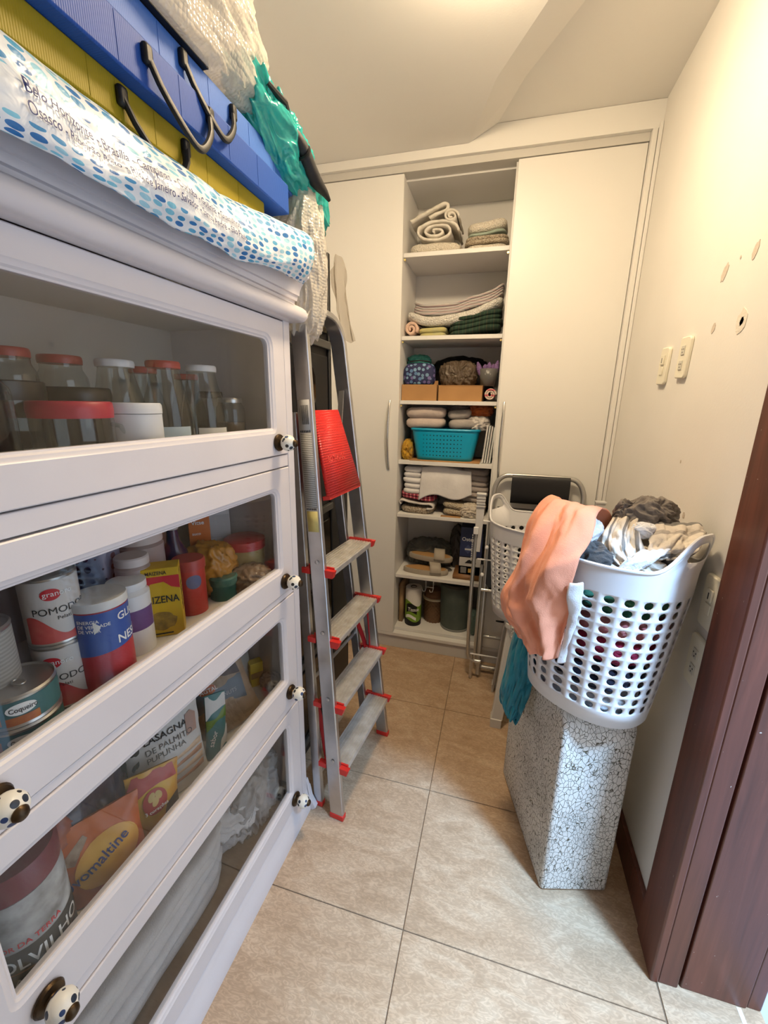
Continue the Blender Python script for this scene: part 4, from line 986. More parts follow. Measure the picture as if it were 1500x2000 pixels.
text('bag_print', 'Ovomaltine', .028, t, on_front(-.066, .036, lambda x, z: f(x, z) - .0022, .42), INKB, bold=True, sx=.92)
picture(t, f, [(-.056, .090), (-.042, .086), (-.016, .122), (-.022, .130), (-.056, .104)], M('picture_brown', (.22, .12, .07), .5, var=(50, (.42, .30, .2))), .002)
t, f = bagthing('coffee_bag', 'yellow and red coffee bag with three-bean badge', (-.660, .550, F3), math.radians(60), M('coffee_yellow', (.62, .42, .02), .32, var=(7, (.50, .18, .03))), .105, .140, .05, 5, .12, .10)
picture(t, f, [(-.050, .082), (.046, .108), (.040, .137), (-.040, .137), (-.050, .115)], M('coffee_red', (.40, .05, .05), .35), .0012)
picture(t, f, ell(-.002, .078, .024, .027), M('coffee_badge', (.38, .03, .03), .4), .0022)
for dx, dz in ((-.007, .094), (.007, .094), (0, .083)): picture(t, f, ell(dx - .002, dz - .004, .0065, .010, 12, .4 if dx > 0 else -.4), M('bean_gold', (.50, .36, .12), .4), .0032, 'bean_mark', 2)
text('bag_print', '3 corações', .0105, t, on_front(-.023, .056, lambda x, z: f(x, z) - .003, .15), INKW, bold=True)
picture(t, f, [(.010, .02), (.048, .04), (.046, .075), (.02, .06)], M('bean_dark', (.03, .018, .01), .5, var=(60, (.09, .05, .02))), .002)
t, f = bagthing('lasagna_pack', 'white pouch of palm-heart lasagna sheets', (-.692, .640, F3), math.radians(64), M('pouch_white', (.58, .56, .54), .4), .175, .235, .045, 7, .12)
LSG = M('lasagna_picture', (.52, .26, .14), .5, var=(30, (.34, .14, .07)))
for k in range(4): picture(t, f, [(-.070 + .006 * k, .012 + .018 * k), (.074, .030 + .020 * k), (.076, .044 + .020 * k), (-.066 + .006 * k, .026 + .018 * k)], LSG if k % 2 == 0 else M('lasagna_pale', (.60, .42, .28), .5), .0014 + .0003 * k, n=6)
text('pack_print', 'LASAGNA', .022, t, on_front(-.048, .152, lambda x, z: f(x, z) - .001), INK, bold=True); text('pack_print', 'DE PALMITO\nPUPUNHA', .019, t, on_front(-.048, .128, lambda x, z: f(x, z) - .001), M('ink_grey', (.08, .08, .08), .6))
picture(t, f, [(.044, .125), (.070, .128), (.074, .170), (.062, .182), (.048, .176)], M('pack_window', (.40, .25, .20), .4), .0014)
picture(t, f, [(-.030, .190), (.020, .190), (.020, .212), (-.030, .212)], M('pack_brown', (.10, .06, .03), .5), .0014)
NUT = plastic_film('nut_clear', (.46, .34, .24), .95, 55, 14, .3)
t, f = bagthing('nut_pack', 'bag of pale nuts with dark top and blue-grey label band', (-.685, .865, F3), math.radians(62), NUT, .185, .175, .055, 9, .22, -.2)
picture(t, f, [(-.075, .090), (.060, .060), (.070, .130), (-.070, .165)], M('nut_band', (.09, .14, .19), .4), .0016, n=8)
picture(t, f, [(-.074, .166), (.070, .132), (.07, .178), (-.07, .182)], M('nut_dark', (.035, .025, .03), .4), .0016, n=6)
picture(t, f, ell(-.028, .140, .024, .013, 16, -.15), M('nut_badge', (.50, .12, .03), .4), .003); text('bag_print', 'AGTAL', .015, t, on_front(-.050, .138, lambda x, z: f(x, z) - .0035, -.15), INKW, bold=True)
text('bag_print', 'MIX DE NUTS', .015, t, on_front(-.050, .108, lambda x, z: f(x, z) - .0025, -.15), M('ink_palegrey', (.45, .48, .5), .5))
t, f = bagthing('seasoning_sachet', 'narrow teal and white sachet standing between lasagna pouch and nuts', (-.655, .755, F3), math.radians(58), M('sachet_teal', (.02, .16, .17), .35), .055, .165, .022, 12, .2, .12)
picture(t, f, [(-.026, .10), (.026, .13), (.026, .162), (-.026, .162)], M('sachet_white', (.62, .62, .60), .4), .001); picture(t, f, [(-.026, .072), (.026, .10), (.026, .128), (-.026, .098)], M('sachet_green', (.10, .20, .02), .4), .001); picture(t, f, [(.002, .0), (.027, .03), (.027, .08), (.008, .04)], M('sachet_white', (.62, .62, .60), .4), .001)
text('bag_print', 'sabor', .018, t, on_front(-.012, .030, lambda x, z: f(x, z) - .001, 1.25), INKW)
t, f = bagthing('flour_bag', 'crinkled white bag with dark oval emblem at the back', (-.775, 1.000, F3), math.radians(58), plastic_film('flour_film', (.60, .58, .55), .95, 0, 18, .3), .125, .245, .06, 15)
picture(t, f, ell(-.010, .150, .030, .027), M('emblem_dark', (.03, .035, .02), .5), .002); picture(t, f, [(-.014, .135), (-.004, .135), (-.004, .168), (-.014, .160)], M('emblem_pale', (.4, .4, .36), .5), .003, n=2)
carton('yellow_carton', 'small yellow carton near the far end of the third compartment', 'carton', (-.715, 1.040, F3), .9, .042, .03, .085, M('carton_yellow', (.62, .42, .015), .5), ((.03, .05, M('ink_brown', (.18, .09, .01), .6)),), ())
for nm, lab, loc, dims, m, sd in (('dark_bag', 'dark navy crumpled bag behind the orange malt bag', (-.775, .47, F3), (.16, .17, .235), M('navy_film', (.018, .018, .045), .3, var=(16, (.06, .03, .05))), 51),
        ('dark_bag', 'black bag behind the coffee bag', (-.785, .63, F3), (.14, .14, .235), M('black_film', (.012, .012, .013), .3), 52),
        ('red_bag', 'dark red snack bag between starch jar and malt bag', (-.745, .385, F3), (.10, .13, .22), M('red_film', (.20, .03, .025), .35, var=(18, (.35, .10, .05))), 53),
        ('black_bag', 'black foil bag behind the nut pack', (-.800, .85, F3), (.12, .13, .20), M('foil_black', (.012, .012, .016), .2), 54),
        ('brown_bag', 'brown paper bag in the far back corner of the third compartment', (-.860, 1.03, F3), (.10, .07, .26), M('bag_brown', (.22, .12, .06), .6, var=(20, (.3, .18, .09))), 55),
        ('crinkled_bag', 'small crinkled clear bag in front of the yellow carton', (-.655, 1.035, F3), (.07, .045, .06), plastic_film('mauve_film', (.34, .26, .25), .8, 0, 30, .2), 56)):
    tag(obj(nm, crumple(*dims, sd, .28, 2.2, flat=True), m, loc=loc, ang=0), lab, 'bag')
# --- bottom compartment
SHW = fabric('pale_sheet', (.60, .58, .58), (.52, .50, .50), 16, .5)
tag(obj('folded_sheet', puffy(.24, .56, .17, 5, 3, .010, lambda x, y: -.02 * math.sin(y * 6)), SHW, loc=(-.775, .505, F4 + .018), ang=0), 'long stack of folded white sheets in the bottom compartment', 'linen')
tag(obj('crumpled_linen', crumple(.27, .30, .20, 61, .35, 2.0, 6), SHW, loc=(-.785, .92, F4), ang=0), 'crumpled pale linen at the far end of the bottom compartment', 'linen')
tag(obj('plastic_linen_bag', crumple(.16, .20, .26, 63, .42, 2.2, 6), plastic_film('frosted_film', (.62, .62, .63), .55, 0, 16, .15), loc=(-.71, .935, F4), ang=0), 'frosted plastic bag behind the lowest glass door', 'plastic bag')

# ================================================================== WARDROBE CONTENTS
CRM = boucle('crochet_cream', (.80, .75, .65), (.62, .56, .46), 170, .005); CRM2 = fabric('towel_cream', (.80, .76, .68), (.70, .65, .56), 30, .5, 220)
SHAG = boucle('white_shag', (.80, .78, .73), (.64, .61, .55), 150, .007)
def top(name, label, cat, mb, m, loc, rot=(0, 0, 0), group=None, **k): return tag(obj(name, mb, m, loc=loc, rot=rot, ang=0, **k), label, cat, group)
YC = 2.40
Z = [z + .0005 for z in SZ]; ZB = .1135
# shelf 1
top('crocheted_mat', 'cream crocheted mat folded flat on the top shelf, bottom left', 'mat', puffy(.262, .27, .050, 1, 1, .006, freq=30), CRM, (-.388, YC, Z[0]))
def squash(pts, sx, sz): return [(a * sx, b * sz) for a, b in pts]
top('rolled_bath_mat', 'cream bath mat rolled into a wide flat coil on the crocheted mat', 'mat', ribbon(squash(spiral(.062, 2.6, .019, 90), 1.75, .78), .0095, -.12, .10, 10, 4, .006), CRM2, (-.385, YC, Z[0] + .0985))
top('rolled_bath_mat', 'small cream coil at the upper right of the rolled mats', 'mat', ribbon(squash(spiral(.034, 1.9, .013, 60), 1.1, .85), .009, -.125, .10, 10, 6, .005), CRM2, (-.315, YC, Z[0] + .158), (0, .2, 0))
top('folded_bath_mat', 'cream mat folded in a loop on top of the flat coil', 'mat', ribbon([(a.x, a.z) for a in catmull([(-.115, 0, -.030), (-.07, 0, -.006), (0, 0, .022), (.045, 0, .040), (.066, 0, .032), (.060, 0, .012), (.03, 0, .004), (-.02, 0, -.016)], 6)], .012, -.11, .09, 8, 9, .006), CRM2, (-.400, YC, Z[0] + .180))
for k, (lab, m, h, dz, rr, w_) in enumerate((('lowest cream knitted mat of the right pile on the top shelf', CRM, .030, 0, 0, .20), ('mottled knitted mat in the middle of the right pile', boucle('mottled_knit', (.60, .52, .40), (.30, .24, .17), 140), .034, .030, -.02, .205), ('thin mint green cloth in the right pile on the top shelf', fabric('mint_cloth', (.36, .44, .36)), .012, .068, -.05, .18), ('cream waffle mat on top of the right pile', CRM, .042, .083, -.10, .19))):
    top('folded_mat', lab, 'mat', puffy(w_, .24, h, 1 if k != 1 else 2, 20 + k, .006, (lambda x, y: .18 * max(x, 0) ** 1.0) if k > 1 else None), m, (-.142, YC, Z[0] + dz), (0, rr * .3, 0), group='right pile on the top shelf')
# shelf 2
top('rolled_towel', 'peach towel rolled at the left of the second shelf', 'towel', ribbon(spiral(.034, 1.7, .014, 50), .013, -.10, .12, 8, 3, .004), fabric('peach_towel', (.72, .50, .38), (.62, .42, .32)), (-.494, YC - .02, Z[1] + .0405), (0, .5, 0))
top('folded_cloth', 'yellowish green cloth under the white shaggy throw', 'cloth', puffy(.15, .24, .045, 2, 31, .006), fabric('yellow_cloth', (.50, .44, .16), (.42, .40, .2)), (-.385, YC, Z[1]))
GRN = stripes('green_check', 'X', .034, [(0, (.012, .035, .022)), (.45, (.03, .06, .03)), (.6, (.015, .04, .028)), (.9, (.07, .06, .03))], warp=.01)
top('folded_blanket', 'dark green checked blanket under the white throw', 'blanket', puffy(.262, .26, .085, 4, 33, .008, lambda x, y: .16 * x), GRN, (-.172, YC, Z[1] + .020), group=None)
sag2 = lambda x, y: .55 * x * x + .10 * x
top('shaggy_throw', 'white shaggy throw sagging across the second shelf', 'throw', puffy(.485, .26, .046, 1, 35, .010, lambda x, y: 1.0 * x * x + .12 * x, freq=22, nseg=96), SHAG, (-.282, YC, Z[1] + .060))
STR = stripes('striped_cotton', 'Z', .016, [(0, (.42, .38, .36)), (.35, (.60, .56, .52)), (.48, (.26, .30, .30)), (.60, (.42, .30, .32)), (.72, (.45, .41, .39)), (.94, (.45, .16, .18))], warp=.02)
top('striped_cloth', 'grey and mauve striped cloth folded on the white throw', 'cloth', puffy(.455, .25, .052, 4, 37, .010, lambda x, y: 1.05 * x * x + .13 * x, nseg=96), STR, (-.268, YC, Z[1] + .106))
# shelf 3
for lab, x0, x1, h in (('low open kraft cardboard box at the left of the third shelf', -.530, -.342, .082), ('low kraft cardboard box in the middle of the third shelf', -.332, -.108, .076)):
    w_ = x1 - x0; t = thing('kraft_box', lab, 'box', ((x0 + x1) / 2, 2.37, Z[2]), group='kraft boxes on the third shelf'); th = .003
    for nm, q in (('box_base', (-w_ / 2, w_ / 2, -.11, .11, 0, th)), ('box_wall', (-w_ / 2, w_ / 2, -.11, -.107, th, h)), ('box_wall', (-w_ / 2, w_ / 2, .107, .11, th, h)), ('box_wall', (-w_ / 2, -w_ / 2 + th, -.107, .107, th, h)), ('box_wall', (w_ / 2 - th, w_ / 2, -.107, .107, th, h))): obj(nm, B(*q), KRAFT, t)
    if x0 < -.5: obj('box_flap', MB().prism([(-w_ / 2 + .02, h), (w_ / 2 - .004, h), (w_ / 2 - .004, h + .022), (w_ / 2 - .03, h + .022), (w_ / 2 - .04, h + .008), (-w_ / 2 + .02, h + .006)], -.04, -.037, 'y'), KRAFT, t)
    else: obj('box_lid', B(-w_ / 2 - .001, w_ / 2 + .001, -.112, .112, h, h + .003), KRAFT, t)
EYE = dots_mat('evil_eye_print', (.018, .022, .085), [(.16, .28, .42), (.20, .35, .50), (.10, .20, .38), (.15, .12, .30)], 44, .40, 'Object', film=False, rand=.6)
t = thing('zip_pouch', 'navy pouch printed with pale blue eye dots', 'pouch', (-.447, 2.32, Z[2] + .0835))
obj('pouch_body', crumple(.168, .08, .120, 71, .06, 1.5, 5, 4.0), EYE, t, ang=0); obj('zip', MB().tube([(-.055, -.01, .117), (0, -.012, .123), (.055, -.01, .117)], .0035, 6), BLK, t)
top('mint_plastic_bag', 'small mint plastic bag squeezed above the navy pouch', 'plastic bag', crumple(.12, .12, .065, 73, .35, 2.2), plastic_film('mint_film', (.10, .46, .40), .9, 0, 20, .25), (-.470, 2.42, Z[2] + .185))
top('brown_plastic_bag', 'translucent brown plastic bag bundled on the middle kraft box', 'plastic bag', crumple(.188, .15, .135, 75, .22, 2.0, 6, 3.2, stretch=(2.2, 1, .8)), plastic_film('brown_film', (.17, .125, .085), .93, 0, 26, .18), (-.245, 2.37, Z[2] + .080))
top('black_cloth_bundle', 'black bundle at the back of the third shelf', 'bag', crumple(.36, .10, .26, 77, .2, 2.0), M('black_film', (.012, .012, .013), .3), (-.25, 2.505, Z[2]))
t = thing('flower_tub', 'clear grey tub holding lavender flowers', 'tub', (-.088, 2.345, Z[2] + .0795))
obj('tub_wall', MB().lathe([(.036, 0), (.050, .085)], 32, cap=False), plastic_film('grey_film', (.30, .30, .28), .6, 0, 8, .2), t, solid=.0015); obj('tub_base', MB().lathe([(.001, 0), (.036, 0), (.036, .003), (.001, .003)], 28), M('grey_clear', (.35, .35, .33), .3), t)
obj('handle_slot', MB().tube([(.014 * math.cos(a), -.0435 - .001 * math.sin(a), .058 + .006 * math.sin(a)) for a in [i * PI / 8 for i in range(16)]], .0016, 6, True), M('slot_rim', (.5, .5, .48), .4), t)
LAV = boucle('lavender', (.36, .22, .46), (.18, .10, .26), 260, .004)
for k, (dx, dy, hh, tl) in enumerate(((-.034, -.012, .125, -.30), (.004, -.010, .118, .0), (.036, -.006, .128, .18), (-.014, .012, .110, -.1), (.020, .014, .112, .1))):
    obj('lavender_stem', MB().lathe([(.003, .004), (.003, .05), (.012, .062), (.015, .085), (.013, .10), (.004, hh)], 12).xf((dx * .6, dy, 0), (0, tl, 0)), LAV, t)
top('rolled_cloth', 'pink and cream cloth rolled up beside the kraft box', 'cloth', ribbon(spiral(.029, 2.2, .0085, 60), .008, -.10, .08, 6, 8, .003), stripes('rose_print', 'Z', .03, [(0, (.62, .50, .42)), (.4, (.58, .12, .14)), (.7, (.66, .54, .45))], warp=.05), (-.068, 2.36, Z[2] + .0345))
# shelf 4
top('card_sheet', 'brown card sheet under the turquoise basket', 'card', B(-.19, .19, -.13, .13, 0, .004), KRAFT, (-.285, 2.38, Z[3]))
t = thing('turquoise_basket', 'turquoise plastic basket with pinhole pattern full of towels', 'basket', (-.292, 2.375, Z[3] + .0045))
TQ = M('turquoise_plastic', (.003, .36, .60), .35)
def sq(a, ex): c, s_ = math.cos(a), math.sin(a); return math.copysign(abs(c) ** (2 / ex), c), math.copysign(abs(s_) ** (2 / ex), s_)
def bwall(u, v):
    a = 2 * PI * u; c, s_ = sq(a, 6); return (c * (.152 + .030 * v), s_ * (.095 + .022 * v), .165 * v)
obj('basket_wall', MB().sheet(bwall, 72, 8, True), TQ, t, solid=.003); obj('basket_base', MB().add([bwall(i / 72, 0) for i in range(72)], [tuple(range(72))]), TQ, t)
obj('basket_rim', MB().tube([(lambda p: (p[0] * 1.02, p[1] * 1.02, .166))(bwall(i / 72, 1)) for i in range(72)], .0065, 8, True), TQ, t)
hm = MB()
for r_ in range(6):
    for c_ in range(12):
        x = -.11 + .0185 * c_ ; zz = .028 + .0215 * r_; dd = math.hypot(x + .0, 0); rr = .0042 - .018 * abs(x) * .9
        if rr < .0014: rr = .0014
        yy = -(.095 + .022 * zz / .165) * (1.0) - .0017
        hm.add([(x + rr * math.cos(q), yy, zz + rr * math.sin(q)) for q in [i * PI / 4 for i in range(8)]], [tuple(range(8))])
o_ = obj('pinholes', hm, BLK, t, smooth=False); o_['kind'] = 'stuff'
top('folded_towel', 'beige bath towel folded on the left of the turquoise basket', 'towel', puffy(.215, .20, .110, 2, 41, .008), fabric('beige_towel', (.56, .47, .42), (.48, .40, .36), 22, .4, 180), (-.402, 2.36, Z[3] + .176))
GT = fabric('grey_towel', (.40, .36, .33), (.33, .30, .28), 22, .4, 180)
top('folded_towel', 'lower grey towel folded on the right of the turquoise basket', 'towel', puffy(.155, .18, .055, 1, 43, .007), GT, (-.198, 2.36, Z[3] + .176)); top('folded_towel', 'upper grey towel on the right of the turquoise basket', 'towel', puffy(.13, .18, .045, 1, 44, .008), GT, (-.222, 2.37, Z[3] + .232))
top('white_cloth', 'white crumpled cloth at the right rim of the turquoise basket', 'cloth', crumple(.12, .12, .085, 81, .35, 2.2), fabric('white_cotton', (.66, .62, .58)), (-.125, 2.34, Z[3] + .170)); top('orange_cloth', 'orange cloth stuffed at the upper right of the fourth shelf', 'cloth', crumple(.12, .14, .07, 83, .35, 2.2), fabric('orange_cotton', (.50, .12, .02), (.36, .09, .02)), (-.112, 2.37, Z[3] + .245))
top('white_cloth', 'pale scrunched cloth at the back above the grey towels', 'cloth', crumple(.14, .09, .07, 85, .35, 2.2), fabric('white_cotton', (.66, .62, .58)), (-.215, 2.46, Z[3] + .240))
top('yellow_cloth', 'mustard yellow cloth beside the turquoise basket', 'cloth', crumple(.058, .14, .115, 87, .35, 2.6), fabric('mustard_cotton', (.55, .31, .02), (.42, .22, .015)), (-.502, 2.34, Z[3]))
for k in range(4):
    t = tag(obj('magazine', B(-.004, .004, -.10, .10, 0, .20 - .004 * k), M('paper_%d' % (k % 2), (.66 - .05 * (k % 2), .64, .62), .6), loc=(-.082 + .0125 * k, 2.38, Z[3] + .003), rot=(0, .075, 0)), 'white magazine leaning at the right of the fourth shelf, number %s from the left' % ('one', 'two', 'three', 'four')[k], 'magazine', 'magazines on the fourth shelf')
# shelf 5
MAT5 = boucle('brown_shag', (.60, .52, .42), (.24, .18, .12), 120, .008)
top('shaggy_mat', 'brown and white shaggy mat with white edge at the lower left of the fifth shelf', 'mat', puffy(.195, .25, .038, 1, 51, .007, freq=30), MAT5, (-.428, 2.385, Z[4]))
pth = [(-.090, .004), (-.098, .020), (-.080, .028), (-.03, .018), (.03, .012), (.075, .014), (.094, .004), (.092, -.010), (.06, -.014)]
top('white_hem', 'white folded hem lying over the brown shaggy mat', 'cloth', ribbon([(a.x, a.z) for a in catmull([(x, 0, z) for x, z in pth], 5)], .008, -.128, .11, 6, 5, .002), fabric('white_cotton', (.66, .62, .58)), (-.428, 2.385, Z[4] + .0465))
PLA = stripes('red_plaid', 'X', .022, [(0, (.40, .03, .06)), (.35, (.58, .48, .46)), (.5, (.36, .03, .06)), (.8, (.10, .03, .06))], warp=.008)
top('plaid_cloth', 'red plaid cloth folded under the white sheets', 'cloth', puffy(.205, .25, .032, 2, 53, .006, lambda x, y: -.06 * x), PLA, (-.425, 2.39, Z[4] + .078))
top('bath_mat', 'cream bouclé mat folded at the right of the fifth shelf', 'mat', puffy(.235, .25, .075, 2, 55, .008, freq=24), boucle('cream_boucle', (.66, .58, .44), (.44, .36, .25), 150, .007), (-.165, 2.39, Z[4]))
WS = fabric('white_sheet', (.80, .78, .78), (.72, .70, .70), 14, .4)
top('folded_sheets', 'stack of white sheets at the left of the fifth shelf', 'linen', puffy(.115, .25, .155, 5, 57, .006), WS, (-.455, 2.39, Z[4] + .112))
def drape(u, v):
    x = -.135 + .27 * u; h = .168 + .01 * math.sin(u * 5)
    if v < .5: return (x * (1 - .03 * v), .12 - .235 * (v / .5), h + .004 * nz(x * 20, v * 6))
    q = (v - .5) / .5; sl = .13 + .05 * (1 - u) - .015 * math.sin(u * 7)
    return (x * (1.0 + .08 * q), -.115 - .012 * math.sin(min(q * 3, PI / 2)) - .004 * math.sin(u * 11) * q, h - sl * q)
top('draped_sheet', 'large pale grey sheet draped over the pile on the fifth shelf', 'linen', MB().sheet(drape, 40, 40), WS, (-.270, 2.395, Z[4] + .092), solid=.012)
top('folded_cloths', 'taupe cloths piled at the right back of the fifth shelf', 'cloth', puffy(.155, .22, .185, 6, 59, .006), fabric('taupe_cloth', (.34, .30, .28), (.42, .36, .33)), (-.118, 2.41, Z[4] + .078))
top('crumpled_film', 'pale crumpled paper at the front right of the fifth shelf', 'paper', crumple(.095, .07, .085, 89, .4, 2.6), fabric('pale_tissue', (.62, .55, .46)), (-.130, 2.285, Z[4])); top('kraft_sheet', 'flat kraft paper under the cream mat on the fifth shelf', 'paper', B(-.06, .05, -.01, .02, 0, .003), KRAFT, (-.225, 2.252, Z[4]))
# shelf 6
t = None
def sandal(label, loc, rz, m1, m2):
    t = thing('sandal', label, 'sandal', loc, rot=(0, 0, rz), group='slide sandals')
    def foot(sc, z): return [((.135 * math.cos(a)) * sc, (.046 * math.sin(a) * (1 + .18 * math.cos(a))) * sc, z) for a in [2 * PI * k / 36 for k in range(36)]]
    L_ = [foot(.96, 0), foot(1, .006), foot(1, .024), foot(.97, .030)]; vs = [p for l in L_ for p in l]; fs = [tuple(reversed(range(36)))] + [(j * 36 + k, j * 36 + (k + 1) % 36, (j + 1) * 36 + (k + 1) % 36, (j + 1) * 36 + k) for j in range(3) for k in range(36)] + [tuple(range(108, 144))]
    obj('sole', MB().add(vs, fs), m1, t); obj('footbed', MB().add(foot(.90, .0305) + foot(.88, .033), [tuple(range(36, 72))] + [(k, (k + 1) % 36, 36 + (k + 1) % 36, 36 + k) for k in range(36)]), m2, t)
    obj('strap', MB().sheet(lambda u, v: (.02 + .065 * v + .01 * math.cos(PI * u), -.050 * math.cos(PI * u), .018 + .052 * math.sin(PI * u)), 20, 4), m1, t, solid=.004)
BEI = M('beige_rubber', (.40, .35, .28), .6); TAN = M('tan_footbed', (.44, .25, .10), .6)
sandal('beige slide sandal lying lower in front on the sixth shelf', (-.365, 2.31, Z[5]), .06, BEI, TAN); sandal('second beige slide sandal resting on the first one', (-.345, 2.355, Z[5] + .071), -.08, BEI, TAN)
top('grey_garment', 'dark grey garment heaped above the sandals', 'cloth', crumple(.275, .16, .17, 91, .25, 1.8, 6), fabric('slate_cotton', (.10, .10, .09), (.14, .14, .125)), (-.365, 2.46, Z[5] + .01))
top('dark_plastic_bag', 'smoky plastic bag behind the appliance box on the sixth shelf', 'plastic bag', crumple(.10, .12, .28, 93, .3, 2), plastic_film('smoke_film', (.16, .14, .13), .8, 0, 20, .2), (-.195, 2.49, Z[5]))
top('cutting_board', 'brown wooden board under the appliance box', 'board', B(-.075, .075, -.09, .11, 0, .022), M('board_wood', (.26, .12, .04), .5, var=(14, (.20, .09, .03))), (-.125, 2.36, Z[5]))
t = carton('appliance_box', 'dark blue and white small appliance box reading Oster', 'box', (-.108, 2.36, Z[5] + .0225), 0, .125, .12, .285, M('box_navy', (.012, .022, .085), .4), ((.0, .105, M('box_white', (.55, .54, .53), .5)), (.105, .112, M('box_line', (.01, .01, .02), .5)), (.0, .052, M('box_grey', (.38, .37, .36), .5))), (('Oster', .030, -.054, .205, M('ink_silver', (.55, .56, .58), .4)),))
obj('diamond_mark', MB().prism([(-.016, .128), (.008, .155), (-.016, .182), (-.040, .155)], -.0612, -.0605, 'y'), M('box_blue', (.04, .06, .16), .4), t); obj('diamond_text', B(-.034, .002, -.0616, -.0613, .150, .160), M('ink_silver', (.55, .56, .58), .4), t)
obj('iron_picture', MB().prism([(-.030, .070), (.035, .070), (.030, .085), (.012, .096), (-.012, .090)], -.0616, -.0612, 'y'), BLK, t); obj('code_label', B(-.052, -.018, -.0618, -.0612, .008, .046), M('code_grey', (.20, .20, .20), .6), t); obj('yellow_patch', B(-.008, .030, -.0618, -.0612, .014, .038), M('patch_yellow', (.55, .35, .08), .5), t)
# shelf 7
t = thing('paper_towel_roll', 'paper towel roll in green and black printed wrapper', 'roll', (-.437, 2.335, ZB)); r = .050
obj('paper_roll', MB().lathe([(.020, .0), (r, .0), (r, .24), (.047, .245), (.022, .245), (.020, .24)], 40), M('tissue_white', (.70, .68, .65), .8), t); obj('core', MB().lathe([(.020, .246), (.018, .246), (.018, .15)], 24, cap=False), M('core_brown', (.10, .07, .05), .9), t)
obj('green_wrap', cyl_patch(r, -PI, PI, .02, .15, 48, .0006, lambda u, v: .02 * math.sin(u * 12) * v), M('wrap_green', (.20, .36, .03), .35), t); obj('black_wrap', cyl_patch(r, -2.3, -.9, .085, .14, 24, .001, lambda u, v: .012 * math.sin(u * 4)), BLK, t); obj('black_wrap', cyl_patch(r, -PI, PI, .0, .035, 48, .001, lambda u, v: .01 * math.sin(u * 14) * v), BLK, t); obj('white_wave', cyl_patch(r, -2.4, -1.0, .045, .065, 24, .001, lambda u, v: .012 * math.sin(u * 4)), INKW, t)
text('wrap_print', 'Tissue', .034, t, on_cyl(r, -2.05, .100, .0018), INKW, bold=True, sx=.8)
top('wooden_slat', 'narrow wooden slat upright at the left of the bottom shelf', 'slat', B(-.012, .012, -.01, .16, 0, .255), M('slat_wood', (.40, .26, .13), .6), (-.513, 2.33, ZB))
t = thing('wicker_basket', 'small brown wicker basket with pale rim behind the paper towels', 'basket', (-.318, 2.42, ZB))
def weave(u, v): a = 2 * PI * u; q = .062 + .006 * v + .0022 * math.sin(u * 2 * PI * 20 + (PI if int(v * 12) % 2 else 0)); return (q * math.cos(a), q * math.sin(a), .155 * v)
obj('wicker_wall', MB().sheet(weave, 120, 24, True), M('wicker', (.16, .085, .04), .6), t); obj('wicker_rim', MB().tube([(.069 * math.cos(a), .069 * math.sin(a), .158) for a in [2 * PI * k / 40 for k in range(40)]], .008, 8, True), M('cream_rim', (.62, .54, .40), .7), t); obj('cover', MB().lathe([(.066, .16), (.064, .19), (.045, .21), (.001, .212)], 28), M('wicker_cover', (.20, .10, .05), .6), t)
t = thing('wire_hook', 'white wire hook hanging over the wicker basket', 'hook', (-.335, 2.30, ZB + .238))
for dx in (-.022, .022): obj('hook_wire', MB().tube([(dx, 0, .105), (dx, 0, .02), (dx - .004, -.006, .004), (dx - .016, -.01, .004), (dx - .020, -.01, .018)], .0022, 6), WHP, t)
obj('hook_bar', MB().tube([(-.026, 0, .03), (.026, 0, .03)], .0022, 6), WHP, t)
t = thing('storage_bin', 'dark grey-green round bin on the bottom shelf', 'bin', (-.178, 2.375, ZB)); BIN = M('bin_felt', (.065, .085, .075), .7, bump=(12, .5, .01), var=(8, (.10, .12, .105)))
obj('bin_wall', MB().lathe([(.088, .012), (.094, .10), (.097, .30), (.092, .302), (.088, .10)], 44, cap=False), BIN, t); obj('bin_foot', MB().lathe([(.001, 0), (.086, 0), (.090, .006), (.090, .014), (.001, .014)], 44), M('bin_grey', (.30, .30, .28), .6), t)
obj('bin_liner', MB().lathe([(.099, .285), (.101, .303), (.095, .306), (.085, .29), (.001, .25)], 44), M('liner_black', (.02, .02, .02), .4), t)
top('green_pouch', 'small sage green pouch between the bin and the right panel', 'pouch', crumple(.050, .12, .16, 95, .15, 1.6), fabric('sage_cloth', (.13, .20, .17)), (-.062, 2.33, ZB))

# ================================================================== RIGHT SIDE : chair, rack, stool, baskets, block
# folded chair
CB = (.18, 2.08, 0)
ch = thing('folding_chair', 'folded tube chair with black vinyl back behind the laundry baskets', 'chair', CB)
def cob(nm, mb, m, **k): return obj(nm, mb, m, ch, loc=tuple(-c for c in CB), **k)
def U(pts, r, n=6): return MB().tube(catmull(pts, n), r, 10)
ly = lambda z: 2.04 + .12 * z / 1.12          # leans back on the wardrobe
cob('back_frame', U([(-.012, 2.055, .02), (-.012, 2.09, .45), (-.010, ly(.95), .95), (.0, ly(1.06), 1.06), (.035, ly(1.105), 1.105), (.09, ly(1.112), 1.112), (.21, ly(1.112), 1.112), (.32, ly(1.112), 1.110), (.375, ly(1.105), 1.10), (.408, ly(1.06), 1.05), (.415, ly(.95), .95), (.415, 2.09, .45), (.415, 2.055, .02)], .0125), TUBE)
cob('front_legs', U([(-.036, 2.155, .62), (-.036, 2.125, .30), (-.032, 2.11, .09), (-.012, 2.10, .045), (.04, 2.10, .038), (.20, 2.10, .038), (.36, 2.10, .038), (.41, 2.10, .05), (.435, 2.11, .10), (.438, 2.125, .30), (.438, 2.155, .62)], .011), TUBE)
cob('rear_stretcher', U([(-.030, 2.15, .24), (-.01, 2.15, .205), (.05, 2.15, .20), (.2, 2.15, .20), (.40, 2.15, .20)], .010), TUBE)
